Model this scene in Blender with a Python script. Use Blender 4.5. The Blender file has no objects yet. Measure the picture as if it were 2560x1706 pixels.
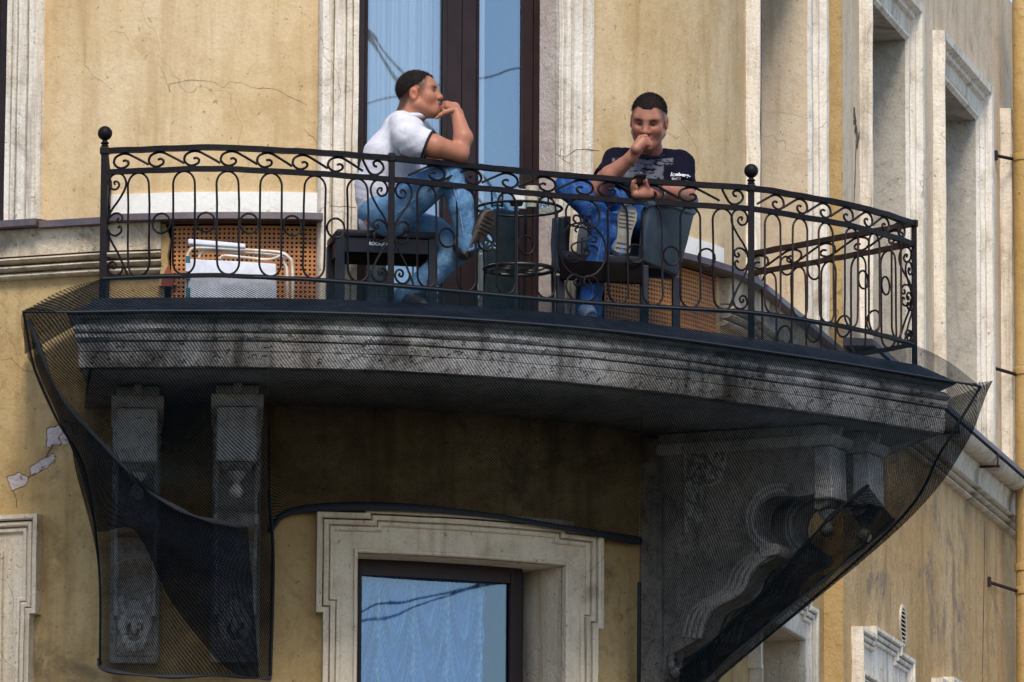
import bpy, bmesh, math, random
import numpy as np
from mathutils import Vector, Matrix

# ------------------------------------------------------------------ camera, sky, sun, exposure
R = math.radians
scene = bpy.context.scene
COL = scene.collection
FPX, PITCH, ROLL, CAMZ = 17450.0, R(9.18), R(0.3), 1.6      # focal length in photo pixels (2560 wide)
K = 0.87                                                    # metres per survey unit

cam_d = bpy.data.cameras.new('camera'); cam = bpy.data.objects.new('camera', cam_d); COL.objects.link(cam)
cam_d.sensor_width = 36.0; cam_d.lens = 36.0 * FPX / 2560.0; cam_d.clip_start = 0.5; cam_d.clip_end = 2000
_f = Vector((0, math.cos(PITCH), math.sin(PITCH))); _u = Vector((0, -math.sin(PITCH), math.cos(PITCH))); _r = Vector((1, 0, 0))
_c, _s = math.cos(ROLL), math.sin(ROLL)
_r2 = _r * _c + _u * _s; _u2 = -_r * _s + _u * _c
cam.matrix_world = Matrix(((_r2.x, _u2.x, -_f.x, 0), (_r2.y, _u2.y, -_f.y, 0), (_r2.z, _u2.z, -_f.z, CAMZ), (0, 0, 0, 1)))
scene.camera = cam

SUN_EL, SUN_AZ = R(50), R(6)          # azimuth measured from the camera's back towards its right
world = bpy.data.worlds.new('World'); scene.world = world; world.use_nodes = True
wn = world.node_tree; bg = wn.nodes['Background']
sky = wn.nodes.new('ShaderNodeTexSky'); sky.sky_type = 'NISHITA'; sky.sun_disc = False
sky.sun_elevation = SUN_EL; sky.sun_rotation = R(180) - SUN_AZ
sky.air_density = 1.0; sky.dust_density = 1.0; sky.ozone_density = 1.2
wn.links.new(sky.outputs['Color'], bg.inputs['Color']); bg.inputs['Strength'].default_value = 0.105
sun_d = bpy.data.lights.new('sun', 'SUN'); sun = bpy.data.objects.new('sun', sun_d); COL.objects.link(sun)
sun_d.energy = 1.5; sun_d.angle = R(18); sun_d.color = (1.0, 0.91, 0.78)
_to = Vector((math.sin(SUN_AZ) * math.cos(SUN_EL), -math.cos(SUN_AZ) * math.cos(SUN_EL), math.sin(SUN_EL)))
sun.rotation_euler = _to.to_track_quat('Z', 'Y').to_euler(); sun.location = (0, 10, 40)
scene.view_settings.view_transform = 'Standard'; scene.view_settings.look = 'None'
scene.view_settings.exposure = 1.08; scene.view_settings.gamma = 1.0
scene.render.engine = 'CYCLES'
scene.cycles.max_bounces = 8; scene.cycles.transparent_max_bounces = 24; scene.cycles.diffuse_bounces = 4
scene.cycles.use_denoising = True; scene.cycles.caustics_reflective = False; scene.cycles.caustics_refractive = False

# ------------------------------------------------------------------ survey helpers: a sight line and where it meets a surface
def ray(u, v):
    x = (u - 1280) / FPX; y = -(v - 853) / FPX
    x, y = _c * x - _s * y, _s * x + _c * y
    return np.array([x, math.cos(PITCH) - y * math.sin(PITCH), math.sin(PITCH) + y * math.cos(PITCH)])
CP = np.array([0, 0, CAMZ])
def atz(u, v, z):
    d = ray(u, v); return d * ((z - CAMZ) / d[2]) + CP
def A(u, v, Y):                    # point on the sight line at depth Y (survey units)
    d = ray(u, v); return d * (Y * K / d[1]) + CP
def projuv(p):
    p = np.asarray(p, float) - CP
    z = p @ np.array(_f); x = p[0] / z; y = (p @ np.array(_u)) / z
    x, y = _c * x + _s * y, -_s * x + _c * y
    return 1280 + FPX * x, 853 - FPX * y

WCX, WCY, WR, TH0, TH1 = -1.5 * K, 42.45 * K, 3.0 * K, R(-21.7), R(76.7)   # plan of the facade: straight, round corner, straight
S0, S1 = WR * TH0, WR * TH1
def wall_pt(s, d, z):
    th = min(max(s / WR, TH0), TH1); ex = s - WR * th
    return (WCX + (WR + d) * math.sin(th) + ex * math.cos(th), WCY - (WR + d) * math.cos(th) + ex * math.sin(th), z)
def wall_th(s): return min(max(s / WR, TH0), TH1)
def HW(u, v, d=0.0):               # facade coordinates (s along the wall, z) of a sight line at stand-off d
    r = ray(u, v); lo, hi = -6.0, 16.0
    for _ in range(60):
        m = (lo + hi) / 2; p = wall_pt(m, d, 0)
        if p[0] * r[1] - p[1] * r[0] < 0: lo = m
        else: hi = m
    p = wall_pt(lo, d, 0); t = p[1] / r[1]
    return lo, CAMZ + r[2] * t
def W3(u, v, d=0.0):
    s, z = HW(u, v, d); return np.array(wall_pt(s, d, z))

ZS = CAMZ + 6.3 * K                # top of the balcony slab edge
ZR = CAMZ + 7.3035 * K             # top rail
ZB = CAMZ + 6.5634 * K             # bottom rail
DS = 0.12 * K                      # the straight side wall stands this much proud of the rounded corner
S_STEP = HW(2105, 600, DS)[0]

# ------------------------------------------------------------------ objects
WLOC = {}
def thing(name, label, cat, loc, group=None, kind=None):
    o = bpy.data.objects.new(name, None); COL.objects.link(o); o.empty_display_size = 0.1
    o.location = loc; WLOC[o] = Vector(loc); o['label'] = label; o['category'] = cat
    if group: o['group'] = group
    if kind: o['kind'] = kind
    return o
def tag(o, label, cat, group=None, kind=None):
    o['label'] = label; o['category'] = cat
    if group: o['group'] = group
    if kind: o['kind'] = kind
    return o
def link(name, me, m, parent=None, smooth=None, label=None):
    n = len(me.vertices); co = np.empty(n * 3, np.float32); me.vertices.foreach_get('co', co); co = co.reshape(-1, 3)
    mn, mx = co.min(0), co.max(0); base = Vector(((mn[0] + mx[0]) / 2, (mn[1] + mx[1]) / 2, mn[2]))
    co = co - np.array(base, np.float32); me.vertices.foreach_set('co', co.ravel()); me.update()
    o = bpy.data.objects.new(name, me); COL.objects.link(o); WLOC[o] = base
    if parent: o.parent = parent; o.location = base - WLOC[parent]
    else: o.location = base
    if m: me.materials.append(m)
    if smooth is not None:
        me.shade_smooth()
        if smooth < 179: me.set_sharp_from_angle(angle=R(smooth))
    if label: o['label'] = label
    return o
def raw(name, vs, fs): 
    me = bpy.data.meshes.new(name); me.from_pydata([tuple(map(float, v)) for v in vs], [], fs); me.update(); return me

class FM:                          # collects shapes in facade coordinates (s, d, z) and bends them round the corner
    def __init__(self): self.v = []; self.f = []
    def quad(self, a, b, c, d):
        n = len(self.v); self.v += [a, b, c, d]; self.f.append((n, n + 1, n + 2, n + 3))
    def box(self, s0, s1, d0, d1, z0, z1):
        self.sweep([(d0, z0), (d1, z0), (d1, z1), (d0, z1)], s0, s1)
    def sweep(self, prof, s0, s1):              # profile (d, z) drawn along s, closed and capped
        n = len(self.v); k = len(prof)
        for s in (s0, s1): self.v += [(s, d, z) for d, z in prof]
        for i in range(k):
            j = (i + 1) % k; self.f.append((n + i, n + j, n + k + j, n + k + i))
        self.f.append(tuple(n + i for i in range(k))); self.f.append(tuple(n + k + i for i in reversed(range(k))))
    def plate(self, out, d0, d1):               # outline (s, z) with thickness
        n = len(self.v); k = len(out)
        for d in (d0, d1): self.v += [(s, d, z) for s, z in out]
        for i in range(k):
            j = (i + 1) % k; self.f.append((n + i, n + j, n + k + j, n + k + i))
        self.f.append(tuple(n + i for i in range(k))); self.f.append(tuple(n + k + i for i in reversed(range(k))))
    def frame(self, path, prof, d0=0.0, closed=False):   # moulding: profile (t outwards, d) along a path (s, z), mitred
        P = [np.array(p, float) for p in path]; N = len(P); offs = []
        for i in range(N):
            a = P[i] - P[i - 1] if (i > 0 or closed) else None
            b = P[(i + 1) % N] - P[i] if (i < N - 1 or closed) else None
            if a is None: a = b
            if b is None: b = a
            a = a / np.linalg.norm(a); b = b / np.linalg.norm(b)
            na = np.array([-a[1], a[0]]); nb = np.array([-b[1], b[0]]); m = na + nb
            offs.append(m / max(0.2, (1 + na @ nb)))
        n = len(self.v); k = len(prof)
        for p, o in zip(P, offs):
            for t, d in prof: q = p + o * t; self.v.append((q[0], d0 + d, q[1]))
        for i in range(N if closed else N - 1):
            i2 = (i + 1) % N
            for j in range(k):
                j2 = (j + 1) % k; self.f.append((n + i * k + j, n + i2 * k + j, n + i2 * k + j2, n + i * k + j2))
        if not closed:
            self.f.append(tuple(n + j for j in range(k))); self.f.append(tuple(n + (N - 1) * k + j for j in reversed(range(k))))
    def build(self, name, m, parent=None, step=0.12, smooth=28, bevel=0, label=None, wob=0.0):
        bm = bmesh.new(); vs = [bm.verts.new(v) for v in self.v]
        for f in self.f:
            try: bm.faces.new([vs[i] for i in f])
            except ValueError: pass
        ss = [v[0] for v in self.v]; a, b = min(ss), max(ss)
        k0, k1 = math.ceil(max(a, S0) / step), math.floor(min(b, S1) / step)
        for k in range(k0, k1 + 1):
            if a + 1e-4 < k * step < b - 1e-4:
                bmesh.ops.bisect_plane(bm, geom=bm.verts[:] + bm.edges[:] + bm.faces[:], dist=1e-6, plane_co=(k * step, 0, 0), plane_no=(1, 0, 0))
        if wob:
            zs_ = [v.co.z for v in bm.verts]; z0, z1 = min(zs_), max(zs_); kz = 0.16
            for i in range(math.ceil(z0 / kz), math.floor(z1 / kz) + 1):
                bmesh.ops.bisect_plane(bm, geom=bm.verts[:] + bm.edges[:] + bm.faces[:], dist=1e-6, plane_co=(0, 0, i * kz + 0.003), plane_no=(0, 0, 1))
        bmesh.ops.recalc_face_normals(bm, faces=bm.faces[:])
        for v in bm.verts:
            s, d, z = v.co
            if wob: d += wob * wobble(s, d, z); s += wob * 0.7 * wobble(z + 3.1, s, d); z += wob * 0.5 * wobble(d * 2 + 7.7, z, s)
            v.co = wall_pt(s, d, z)
        me = bpy.data.meshes.new(name); bm.to_mesh(me); bm.free()
        return link(name, me, m, parent, smooth, label)
def wobble(x, y, z):
    return (math.sin(x * 9.1 + z * 5.3 + y * 31) + math.sin(x * 4.3 - z * 13.7 + 1.7) + 0.7 * math.sin(x * 23 + z * 19 + y * 11 + 4.1)) / 2.7

def boxes(name, bl, m, parent=None, bevel=0.0, label=None, smooth=None):
    """oriented boxes: each (centre, ax, ay, az) with half-extent vectors, joined into one mesh"""
    bm = bmesh.new()
    for c, ax, ay, az in bl:
        c, ax, ay, az = map(Vector, (c, ax, ay, az)); vs = []
        for i in (-1, 1):
            for j in (-1, 1):
                for k in (-1, 1): vs.append(bm.verts.new(c + ax * i + ay * j + az * k))
        for q in ((0, 1, 3, 2), (4, 6, 7, 5), (0, 4, 5, 1), (2, 3, 7, 6), (0, 2, 6, 4), (1, 5, 7, 3)): bm.faces.new([vs[i] for i in q])
    if bevel: bmesh.ops.bevel(bm, geom=bm.edges[:], offset=bevel, segments=2, affect='EDGES', profile=0.6)
    bmesh.ops.recalc_face_normals(bm, faces=bm.faces[:])
    me = bpy.data.meshes.new(name); bm.to_mesh(me); bm.free()
    return link(name, me, m, parent, smooth, label)

def catmull(P, n=6, closed=False):
    P = [np.array(p, float) for p in P]; out = []; N = len(P)
    for i in range(N if closed else N - 1):
        p1, p2 = P[i], P[(i + 1) % N]
        p0 = P[i - 1] if (i > 0 or closed) else 2 * p1 - p2
        p3 = P[(i + 2) % N] if (i < N - 2 or closed) else 2 * p2 - p1
        for k in range(n):
            t = k / n
            out.append(0.5 * (2 * p1 + (p2 - p0) * t + (2 * p0 - 5 * p1 + 4 * p2 - p3) * t * t + (3 * p1 - p0 - 3 * p2 + p3) * t ** 3))
    if not closed: out.append(P[-1])
    return out
def tube_geo(P, r, sides=6, closed=False, flat=1.0, up=None):
    P = [np.array(p, float) for p in P]; N = len(P); vs = []; fs = []; nrm = None
    rr = r if hasattr(r, '__len__') else [r] * N
    for i in range(N):
        a = P[(i + 1) % N] if (i < N - 1 or closed) else P[i]; b = P[i - 1] if (i > 0 or closed) else P[i]
        t = a - b; t = t / (np.linalg.norm(t) + 1e-12)
        if up is not None: nrm = np.array(up, float)
        elif nrm is None: nrm = np.array([0, 0, 1.0]) if abs(t[2]) < 0.9 else np.array([1.0, 0, 0])
        nrm = nrm - t * (nrm @ t); nrm /= np.linalg.norm(nrm) + 1e-12; bi = np.cross(t, nrm)
        for k in range(sides):
            an = 2 * math.pi * (k + 0.5) / sides
            vs.append(P[i] + rr[i] * (nrm * math.cos(an) + bi * math.sin(an) * flat))
    for i in range(N if closed else N - 1):
        i2 = (i + 1) % N
        for k in range(sides):
            k2 = (k + 1) % sides; fs.append((i * sides + k, i * sides + k2, i2 * sides + k2, i2 * sides + k))
    if not closed: fs.append(tuple(reversed(range(sides)))); fs.append(tuple((N - 1) * sides + k for k in range(sides)))
    return vs, fs
def tube(name, P, r, m, parent=None, sides=6, closed=False, smooth=50, flat=1.0, up=None, label=None):
    vs, fs = tube_geo(P, r, sides, closed, flat, up); return link(name, raw(name, vs, fs), m, parent, smooth, label)
def tubes(name, lst, m, parent=None, sides=6, smooth=50, label=None):
    V, F = [], []
    for P, r, closed in lst:
        vs, fs = tube_geo(P, r, sides, closed); n = len(V); V += vs; F += [tuple(i + n for i in f) for f in fs]
    return link(name, raw(name, V, F), m, parent, smooth, label)
def lathe(name, c, prof, m, parent=None, n=20, smooth=40, label=None):
    vs, fs = [], []
    for r, z in prof:
        for k in range(n): a = 2 * math.pi * k / n; vs.append((c[0] + r * math.cos(a), c[1] + r * math.sin(a), c[2] + z))
    for i in range(len(prof) - 1):
        for k in range(n): k2 = (k + 1) % n; fs.append((i * n + k, i * n + k2, (i + 1) * n + k2, (i + 1) * n + k))
    fs.append(tuple(reversed(range(n)))); fs.append(tuple((len(prof) - 1) * n + k for k in range(n)))
    return link(name, raw(name, vs, fs), m, parent, smooth, label)
def grid(name, rows, m, parent=None, smooth=180, label=None, thick=0.0, uvs=None):
    nr, nc = len(rows), len(rows[0]); vs = [p for r in rows for p in r]
    fs = [(i * nc + j, i * nc + j + 1, (i + 1) * nc + j + 1, (i + 1) * nc + j) for i in range(nr - 1) for j in range(nc - 1)]
    me = raw(name, vs, fs)
    if uvs is not None:
        uv = me.uv_layers.new(name='UVMap'); li = np.empty(len(me.loops), np.int32); me.loops.foreach_get('vertex_index', li)
        uv.data.foreach_set('uv', np.array([u for r in uvs for u in r], np.float32)[li].ravel())
    o = link(name, me, m, parent, smooth, label)
    if thick: md = o.modifiers.new('thick', 'SOLIDIFY'); md.thickness = thick; md.offset = 0
    return o
def text(name, body, size, origin, ax, ay, m, parent, onto=None, off=0.0015, label=None, shear=0.0, bold=0.0):
    """flat lettering laid on a surface: ax/ay are the writing directions; onto = object whose surface it is pressed on along -n"""
    cu = bpy.data.curves.new(name, 'FONT'); cu.body = body; cu.size = size; cu.shear = shear; cu.offset = bold; cu.resolution_u = 3
    tmp = bpy.data.objects.new('tmp', cu); COL.objects.link(tmp); bpy.context.view_layer.update()
    me = bpy.data.meshes.new_from_object(tmp.evaluated_get(bpy.context.evaluated_depsgraph_get())); bpy.data.objects.remove(tmp)
    ax, ay, o = Vector(ax).normalized(), Vector(ay).normalized(), Vector(origin); n = ax.cross(ay).normalized()
    from mathutils.bvhtree import BVHTree
    tree = None
    if onto:
        b = bmesh.new(); b.from_mesh(onto.data); b.transform(Matrix.Translation(WLOC[onto])); tree = BVHTree.FromBMesh(b); b.free()
    for v in me.vertices:
        p = o + ax * v.co.x + ay * v.co.y
        if tree:
            h = tree.ray_cast(p + n * 0.3, -n)
            if h[0] is not None: p = h[0]
        v.co = p + n * off
    return link(name, me, m, parent, None, label)

# ------------------------------------------------------------------ materials (all procedural)
def mk(name):
    m = bpy.data.materials.new(name); m.use_nodes = True; nt = m.node_tree; b = nt.nodes['Principled BSDF']; return m, nt, b
def nd(nt, typ, **kw):
    n = nt.nodes.new(typ)
    for k, v in kw.items():
        if k in n.inputs: n.inputs[k].default_value = v
        else: setattr(n, k, v)
    return n
def rgba(c): return (c[0], c[1], c[2], 1)
def pos(nt, scale=(1, 1, 1), obj=False):
    g = nd(nt, 'ShaderNodeTexCoord').outputs['Object'] if obj else nd(nt, 'ShaderNodeNewGeometry').outputs['Position']
    mp = nd(nt, 'ShaderNodeMapping'); mp.inputs['Scale'].default_value = scale; nt.links.new(g, mp.inputs['Vector']); return mp.outputs['Vector']
def noise(nt, vec, scale, detail=3, rough=0.6, dist=0.0):
    n = nd(nt, 'ShaderNodeTexNoise', Scale=scale, Detail=detail, Roughness=rough, Distortion=dist); nt.links.new(vec, n.inputs['Vector']); return n.outputs['Fac']
def ramp(nt, fac, a, b, ca=0.0, cb=1.0):
    n = nd(nt, 'ShaderNodeMapRange'); n.inputs['From Min'].default_value = a; n.inputs['From Max'].default_value = b
    n.inputs['To Min'].default_value = ca; n.inputs['To Max'].default_value = cb; n.interpolation_type = 'SMOOTHSTEP'; nt.links.new(fac, n.inputs['Value']); return n.outputs['Result']
def mixc(nt, fac, a, b, blend='MIX'):
    n = nd(nt, 'ShaderNodeMix', data_type='RGBA', blend_type=blend)
    for sock, v in ((n.inputs[0], fac), (n.inputs[6], a), (n.inputs[7], b)):
        if isinstance(v, (int, float)): sock.default_value = v
        elif isinstance(v, (tuple, list)): sock.default_value = rgba(v)
        else: nt.links.new(v, sock)
    return n.outputs[2]
def math_(nt, op, a, b=None):
    n = nd(nt, 'ShaderNodeMath', operation=op)
    for i, v in enumerate((a, b)):
        if v is None: continue
        if isinstance(v, (int, float)): n.inputs[i].default_value = v
        else: nt.links.new(v, n.inputs[i])
    return n.outputs[0]
def bump(nt, b, h, strength=0.3, dist=0.01):
    n = nd(nt, 'ShaderNodeBump', Strength=strength, Distance=dist); nt.links.new(h, n.inputs['Height']); nt.links.new(n.outputs['Normal'], b.inputs['Normal'])

def plain(name, c, rough=0.6, metal=0.0, var=0.25, scale=18.0, bmp=0.15, spec=0.5, c2=None, obj=False, coat=0.0):
    m, nt, b = mk(name); v = pos(nt, obj=obj); f = noise(nt, v, scale)
    c2 = c2 or tuple(x * (1 - var) for x in c)
    col = mixc(nt, ramp(nt, f, 0.35, 0.7), c, c2); nt.links.new(col, b.inputs['Base Color'])
    b.inputs['Roughness'].default_value = rough; b.inputs['Metallic'].default_value = metal; b.inputs['Specular IOR Level'].default_value = spec
    if coat: b.inputs['Coat Weight'].default_value = coat
    if bmp: bump(nt, b, noise(nt, v, scale * 4), bmp, 0.004)
    return m
def plaster(name, base, pale, dark, stain, stain_lo=0.56, crack=0.5, streak=0.6, rough=0.9, fine=0.45, pit=0.0, grime=1.0, fine_streak=0):
    m, nt, b = mk(name); v = pos(nt); vs = pos(nt, (16, 16, 0.8) if fine_streak else (5.5, 5.5, 0.55))
    c = mixc(nt, ramp(nt, noise(nt, v, 0.9, 4, 0.62), 0.36, 0.66), base, pale)
    c = mixc(nt, math_(nt, 'MULTIPLY', ramp(nt, noise(nt, v, 4.5, 5, 0.65, 0.4), 0.48, 0.74), 0.55), c, dark)
    c = mixc(nt, math_(nt, 'MULTIPLY', ramp(nt, noise(nt, v, 14, 4, 0.7, 0.5), 0.50, 0.66), 0.45 * grime), c, dark)
    st = math_(nt, 'MULTIPLY', ramp(nt, noise(nt, vs, 1.0, 4, 0.65, 0.3), 0.45, 0.78), streak); c = mixc(nt, st, c, dark)
    big = ramp(nt, noise(nt, v, 1.7, 6, 0.7, 0.6), stain_lo, stain_lo + 0.17); c = mixc(nt, math_(nt, 'MULTIPLY', big, 0.8), c, stain)
    # hairline cracks and specks with a shape of their own
    w = nd(nt, 'ShaderNodeTexNoise', Scale=2.2, Detail=3); nt.links.new(v, w.inputs['Vector'])
    add = nd(nt, 'ShaderNodeVectorMath', operation='MULTIPLY_ADD'); nt.links.new(w.outputs['Color'], add.inputs[0]); add.inputs[1].default_value = (0.7, 0.7, 0.7); nt.links.new(v, add.inputs[2])
    vo = nd(nt, 'ShaderNodeTexVoronoi', Scale=1.25, feature='DISTANCE_TO_EDGE'); nt.links.new(add.outputs[0], vo.inputs['Vector'])
    ck = math_(nt, 'MULTIPLY', ramp(nt, vo.outputs['Distance'], 0.0, 0.006, 1.0, 0.0), ramp(nt, noise(nt, v, 1.3, 1), 0.5, 0.6))
    c = mixc(nt, math_(nt, 'MULTIPLY', ck, crack), c, tuple(x * 0.28 for x in dark))
    sp = ramp(nt, noise(nt, v, 38, 1, 0.5), 0.715, 0.76); c = mixc(nt, math_(nt, 'MULTIPLY', sp, 0.55), c, tuple(x * 0.4 for x in dark))
    grain = noise(nt, v, 75, 2, 0.7); c = mixc(nt, math_(nt, 'MULTIPLY', ramp(nt, grain, 0.35, 0.7), 0.16), c, tuple(x * 0.6 for x in dark))
    nt.links.new(c, b.inputs['Base Color']); b.inputs['Roughness'].default_value = rough; b.inputs['Specular IOR Level'].default_value = 0.2
    h = math_(nt, 'ADD', math_(nt, 'MULTIPLY', noise(nt, v, 55, 2), 0.35), math_(nt, 'MULTIPLY', noise(nt, v, 7, 4), 1.2))
    if pit: h = math_(nt, 'ADD', h, math_(nt, 'MULTIPLY', ramp(nt, noise(nt, v, 26, 2), 0.6, 0.7), -pit))
    bump(nt, b, h, fine, 0.02)
    return m
M = {}
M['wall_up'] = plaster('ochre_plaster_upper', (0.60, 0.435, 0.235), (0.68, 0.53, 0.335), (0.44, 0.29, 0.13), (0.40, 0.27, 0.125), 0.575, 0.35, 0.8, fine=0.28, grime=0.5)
M['wall_low'] = plaster('ochre_plaster_lower_shaded', (0.43, 0.29, 0.125), (0.51, 0.365, 0.18), (0.25, 0.155, 0.06), (0.14, 0.10, 0.06), 0.52, 0.4, 1.0, fine=0.4, grime=0.8)  # balcony shade and extra dirt are both put into this darker ochre
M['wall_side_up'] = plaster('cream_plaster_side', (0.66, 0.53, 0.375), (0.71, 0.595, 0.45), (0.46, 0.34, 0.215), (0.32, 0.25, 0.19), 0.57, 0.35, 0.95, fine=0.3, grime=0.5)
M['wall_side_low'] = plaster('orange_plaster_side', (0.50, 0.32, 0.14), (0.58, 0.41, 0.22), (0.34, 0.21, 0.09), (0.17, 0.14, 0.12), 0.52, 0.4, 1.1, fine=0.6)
M['ochre_end'] = plaster('shaded_ochre_plaster', (0.45, 0.31, 0.135), (0.50, 0.36, 0.18), (0.34, 0.21, 0.07), (0.36, 0.25, 0.1), 0.6, 0.8, 0.4)  # weaker light on the end face is put into this darker colour
M['white'] = plaster('old_white_stucco', (0.78, 0.705, 0.59), (0.82, 0.765, 0.68), (0.33, 0.265, 0.19), (0.22, 0.175, 0.125), 0.60, 0.6, 0.9, fine=0.4, pit=0.2, grime=0.25, fine_streak=1)
M['white_clean'] = plaster('fresh_white_paint', (0.84, 0.82, 0.76), (0.86, 0.84, 0.80), (0.74, 0.70, 0.62), (0.60, 0.55, 0.48), 0.68, 0.2, 0.3, fine=0.15)
M['stone_low'] = plaster('weathered_lower_stucco', (0.64, 0.53, 0.385), (0.69, 0.59, 0.455), (0.34, 0.25, 0.155), (0.17, 0.12, 0.08), 0.59, 0.7, 0.7, fine=0.5, pit=0.3, grime=0.4, fine_streak=1)
M['dirty'] = plaster('sooty_stucco', (0.60, 0.51, 0.38), (0.68, 0.60, 0.48), (0.24, 0.18, 0.12), (0.10, 0.08, 0.055), 0.50, 0.7, 0.8, fine=0.6, pit=0.6)
M['reveal'] = plaster('grey_reveal_plaster', (0.47, 0.42, 0.34), (0.54, 0.49, 0.41), (0.26, 0.23, 0.20), (0.16, 0.14, 0.12), 0.55, 0.3, 0.9)
M['pink'] = plaster('pinkish_reveal_plaster', (0.66, 0.55, 0.49), (0.70, 0.60, 0.54), (0.48, 0.37, 0.31), (0.34, 0.25, 0.2), 0.62, 0.5, 0.6)
M['fascia'] = plaster('crumbling_balcony_stucco', (0.60, 0.55, 0.49), (0.88, 0.86, 0.86), (0.13, 0.10, 0.075), (0.10, 0.07, 0.052), 0.51, 0.6, 1.3, fine=0.9, pit=1.0)
M['soffit'] = plaster('dark_grey_soffit', (0.30, 0.29, 0.28), (0.36, 0.35, 0.34), (0.16, 0.15, 0.13), (0.07, 0.065, 0.06), 0.56, 0.4, 0.6, fine=0.5)  # dark grey with random darker blotches
M['bracket'] = plaster('shaded_bracket_stone', (0.47, 0.42, 0.36), (0.58, 0.53, 0.48), (0.20, 0.17, 0.14), (0.10, 0.08, 0.06), 0.53, 0.4, 0.9, fine=0.8, pit=0.6)  # shade on the bracket bodies is put into this darker stone
M['bracket_lit'] = plaster('highlit_bracket_stone', (0.72, 0.69, 0.65), (0.84, 0.82, 0.80), (0.32, 0.28, 0.24), (0.17, 0.14, 0.11), 0.57, 0.4, 0.7, fine=0.6, pit=0.4)  # highlights on panels and relief are put into this paler stone
M['patch'] = plaster('bare_render', (0.46, 0.38, 0.36), (0.56, 0.50, 0.50), (0.38, 0.30, 0.26), (0.3, 0.2, 0.15), 0.5, 0.6, 0.2, fine=1.0, pit=1.0)
M['crack'] = plain('crack_dirt', (0.10, 0.07, 0.045), 0.95)
M['iron'] = plain('painted_iron', (0.004, 0.004, 0.007), 0.5, 0.0, scale=30, bmp=0.5, c2=(0.012, 0.007, 0.006), spec=0.15)
M['rust'] = plain('rusting_iron', (0.010, 0.008, 0.010), 0.6, 0.0, scale=22, bmp=0.5, c2=(0.035, 0.013, 0.009), spec=0.25)
M['ledge'] = plain('dark_sheet_metal', (0.055, 0.045, 0.06), 0.5, 0.0, scale=9, bmp=0.3, c2=(0.10, 0.07, 0.07))
M['flash'] = plain('blue_black_flashing', (0.022, 0.025, 0.042), 0.5, 0.0, scale=14, bmp=0.4, c2=(0.045, 0.05, 0.07), spec=0.2)
M['gutter'] = plaster('stained_gutter', (0.58, 0.51, 0.40), (0.64, 0.58, 0.48), (0.30, 0.24, 0.17), (0.18, 0.14, 0.10), 0.55, 0.2, 0.9)
M['frame'] = plain('dark_brown_window_frame', (0.018, 0.009, 0.010), 0.4, scale=8, bmp=0.05, c2=(0.026, 0.013, 0.013), spec=0.25)
M['room'] = plain('daylit_room', (0.30, 0.38, 0.38), 0.9)  # daylight inside the rooms is put into this paler teal
M['lattice'] = plain('orange_brown_hardboard', (0.47, 0.20, 0.05), 0.6, scale=6, bmp=0.1, c2=(0.33, 0.125, 0.05))
M['recess'] = plain('shade_black', (0.005, 0.004, 0.0035), 0.95, spec=0.1)  # near-black stands in for shade in recesses and beneath the seats
M['pipe'] = plaster('ochre_pipe_paint', (0.50, 0.33, 0.12), (0.55, 0.38, 0.17), (0.36, 0.22, 0.08), (0.26, 0.16, 0.07), 0.58, 0.0, 0.9, rough=0.5)
M['asphalt'] = plain('asphalt', (0.05, 0.05, 0.05), 0.9, scale=3)
M['pave'] = plain('pavement_slabs', (0.22, 0.21, 0.2), 0.9, scale=2)
M['cable'] = plain('black_cable', (0.01, 0.01, 0.012), 0.6, bmp=0)

def glass(name, refl=0.22, tint=(0.86, 0.92, 0.94), flat=False):
    m, nt, b = mk(name); out = nt.nodes['Material Output']; nt.nodes.remove(b)
    t = nd(nt, 'ShaderNodeBsdfTransparent'); t.inputs[0].default_value = rgba(tint)
    g = nd(nt, 'ShaderNodeBsdfGlossy'); g.inputs['Roughness'].default_value = 0.015
    g.inputs[0].default_value = (0.62, 0.80, 1, 1)  # blue of the reflected sky is put into the glossy tint
    lw = nd(nt, 'ShaderNodeLayerWeight', Blend=0.25); f = ramp(nt, lw.outputs['Fresnel'], 0.0, 1.0, refl, refl if flat else 1.0)
    v = pos(nt); bp = nd(nt, 'ShaderNodeBump', Strength=0.02, Distance=0.05); nt.links.new(noise(nt, v, 1.6, 2), bp.inputs['Height']); nt.links.new(bp.outputs[0], g.inputs['Normal'])
    mx = nd(nt, 'ShaderNodeMixShader'); nt.links.new(f, mx.inputs[0]); nt.links.new(t.outputs[0], mx.inputs[1]); nt.links.new(g.outputs[0], mx.inputs[2]); nt.links.new(mx.outputs[0], out.inputs[0])
    return m
M['glass'] = glass('window_glass', 0.26)
M['glass_low'] = glass('sky_tinted_glass', 0.16, (0.80, 0.90, 1.0)); M['clear'] = glass('clear_glass', 0.10, (0.9, 0.95, 0.95))  # lower pane tinted bluer to stand in for reflected sky
M['tabletop'] = glass('tinted_table_glass', 0.05, (0.82, 0.91, 0.92), True)
def cloth(name, c, c2, tr=0.35, fold_light=None):
    m, nt, b = mk(name); out = nt.nodes['Material Output']; v = pos(nt)
    col = mixc(nt, noise(nt, v, 9), c, c2)
    if fold_light: col = mixc(nt, nd(nt, 'ShaderNodeAttribute', attribute_name='tint').outputs['Fac'], col, fold_light); nt.links.new(col, b.inputs['Base Color']); b.inputs['Roughness'].default_value = 0.9
    t = nd(nt, 'ShaderNodeBsdfTranslucent'); nt.links.new(col, t.inputs[0]); mx = nd(nt, 'ShaderNodeMixShader'); mx.inputs[0].default_value = tr
    nt.links.new(b.outputs[0], mx.inputs[1]); nt.links.new(t.outputs[0], mx.inputs[2]); nt.links.new(mx.outputs[0], out.inputs[0]); return m
M['sheer'] = cloth('sky_tinted_sheer', (0.56, 0.74, 0.86), (0.66, 0.81, 0.90), 0.2)  # blue of the sky reflection is put into the curtain colour
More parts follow.
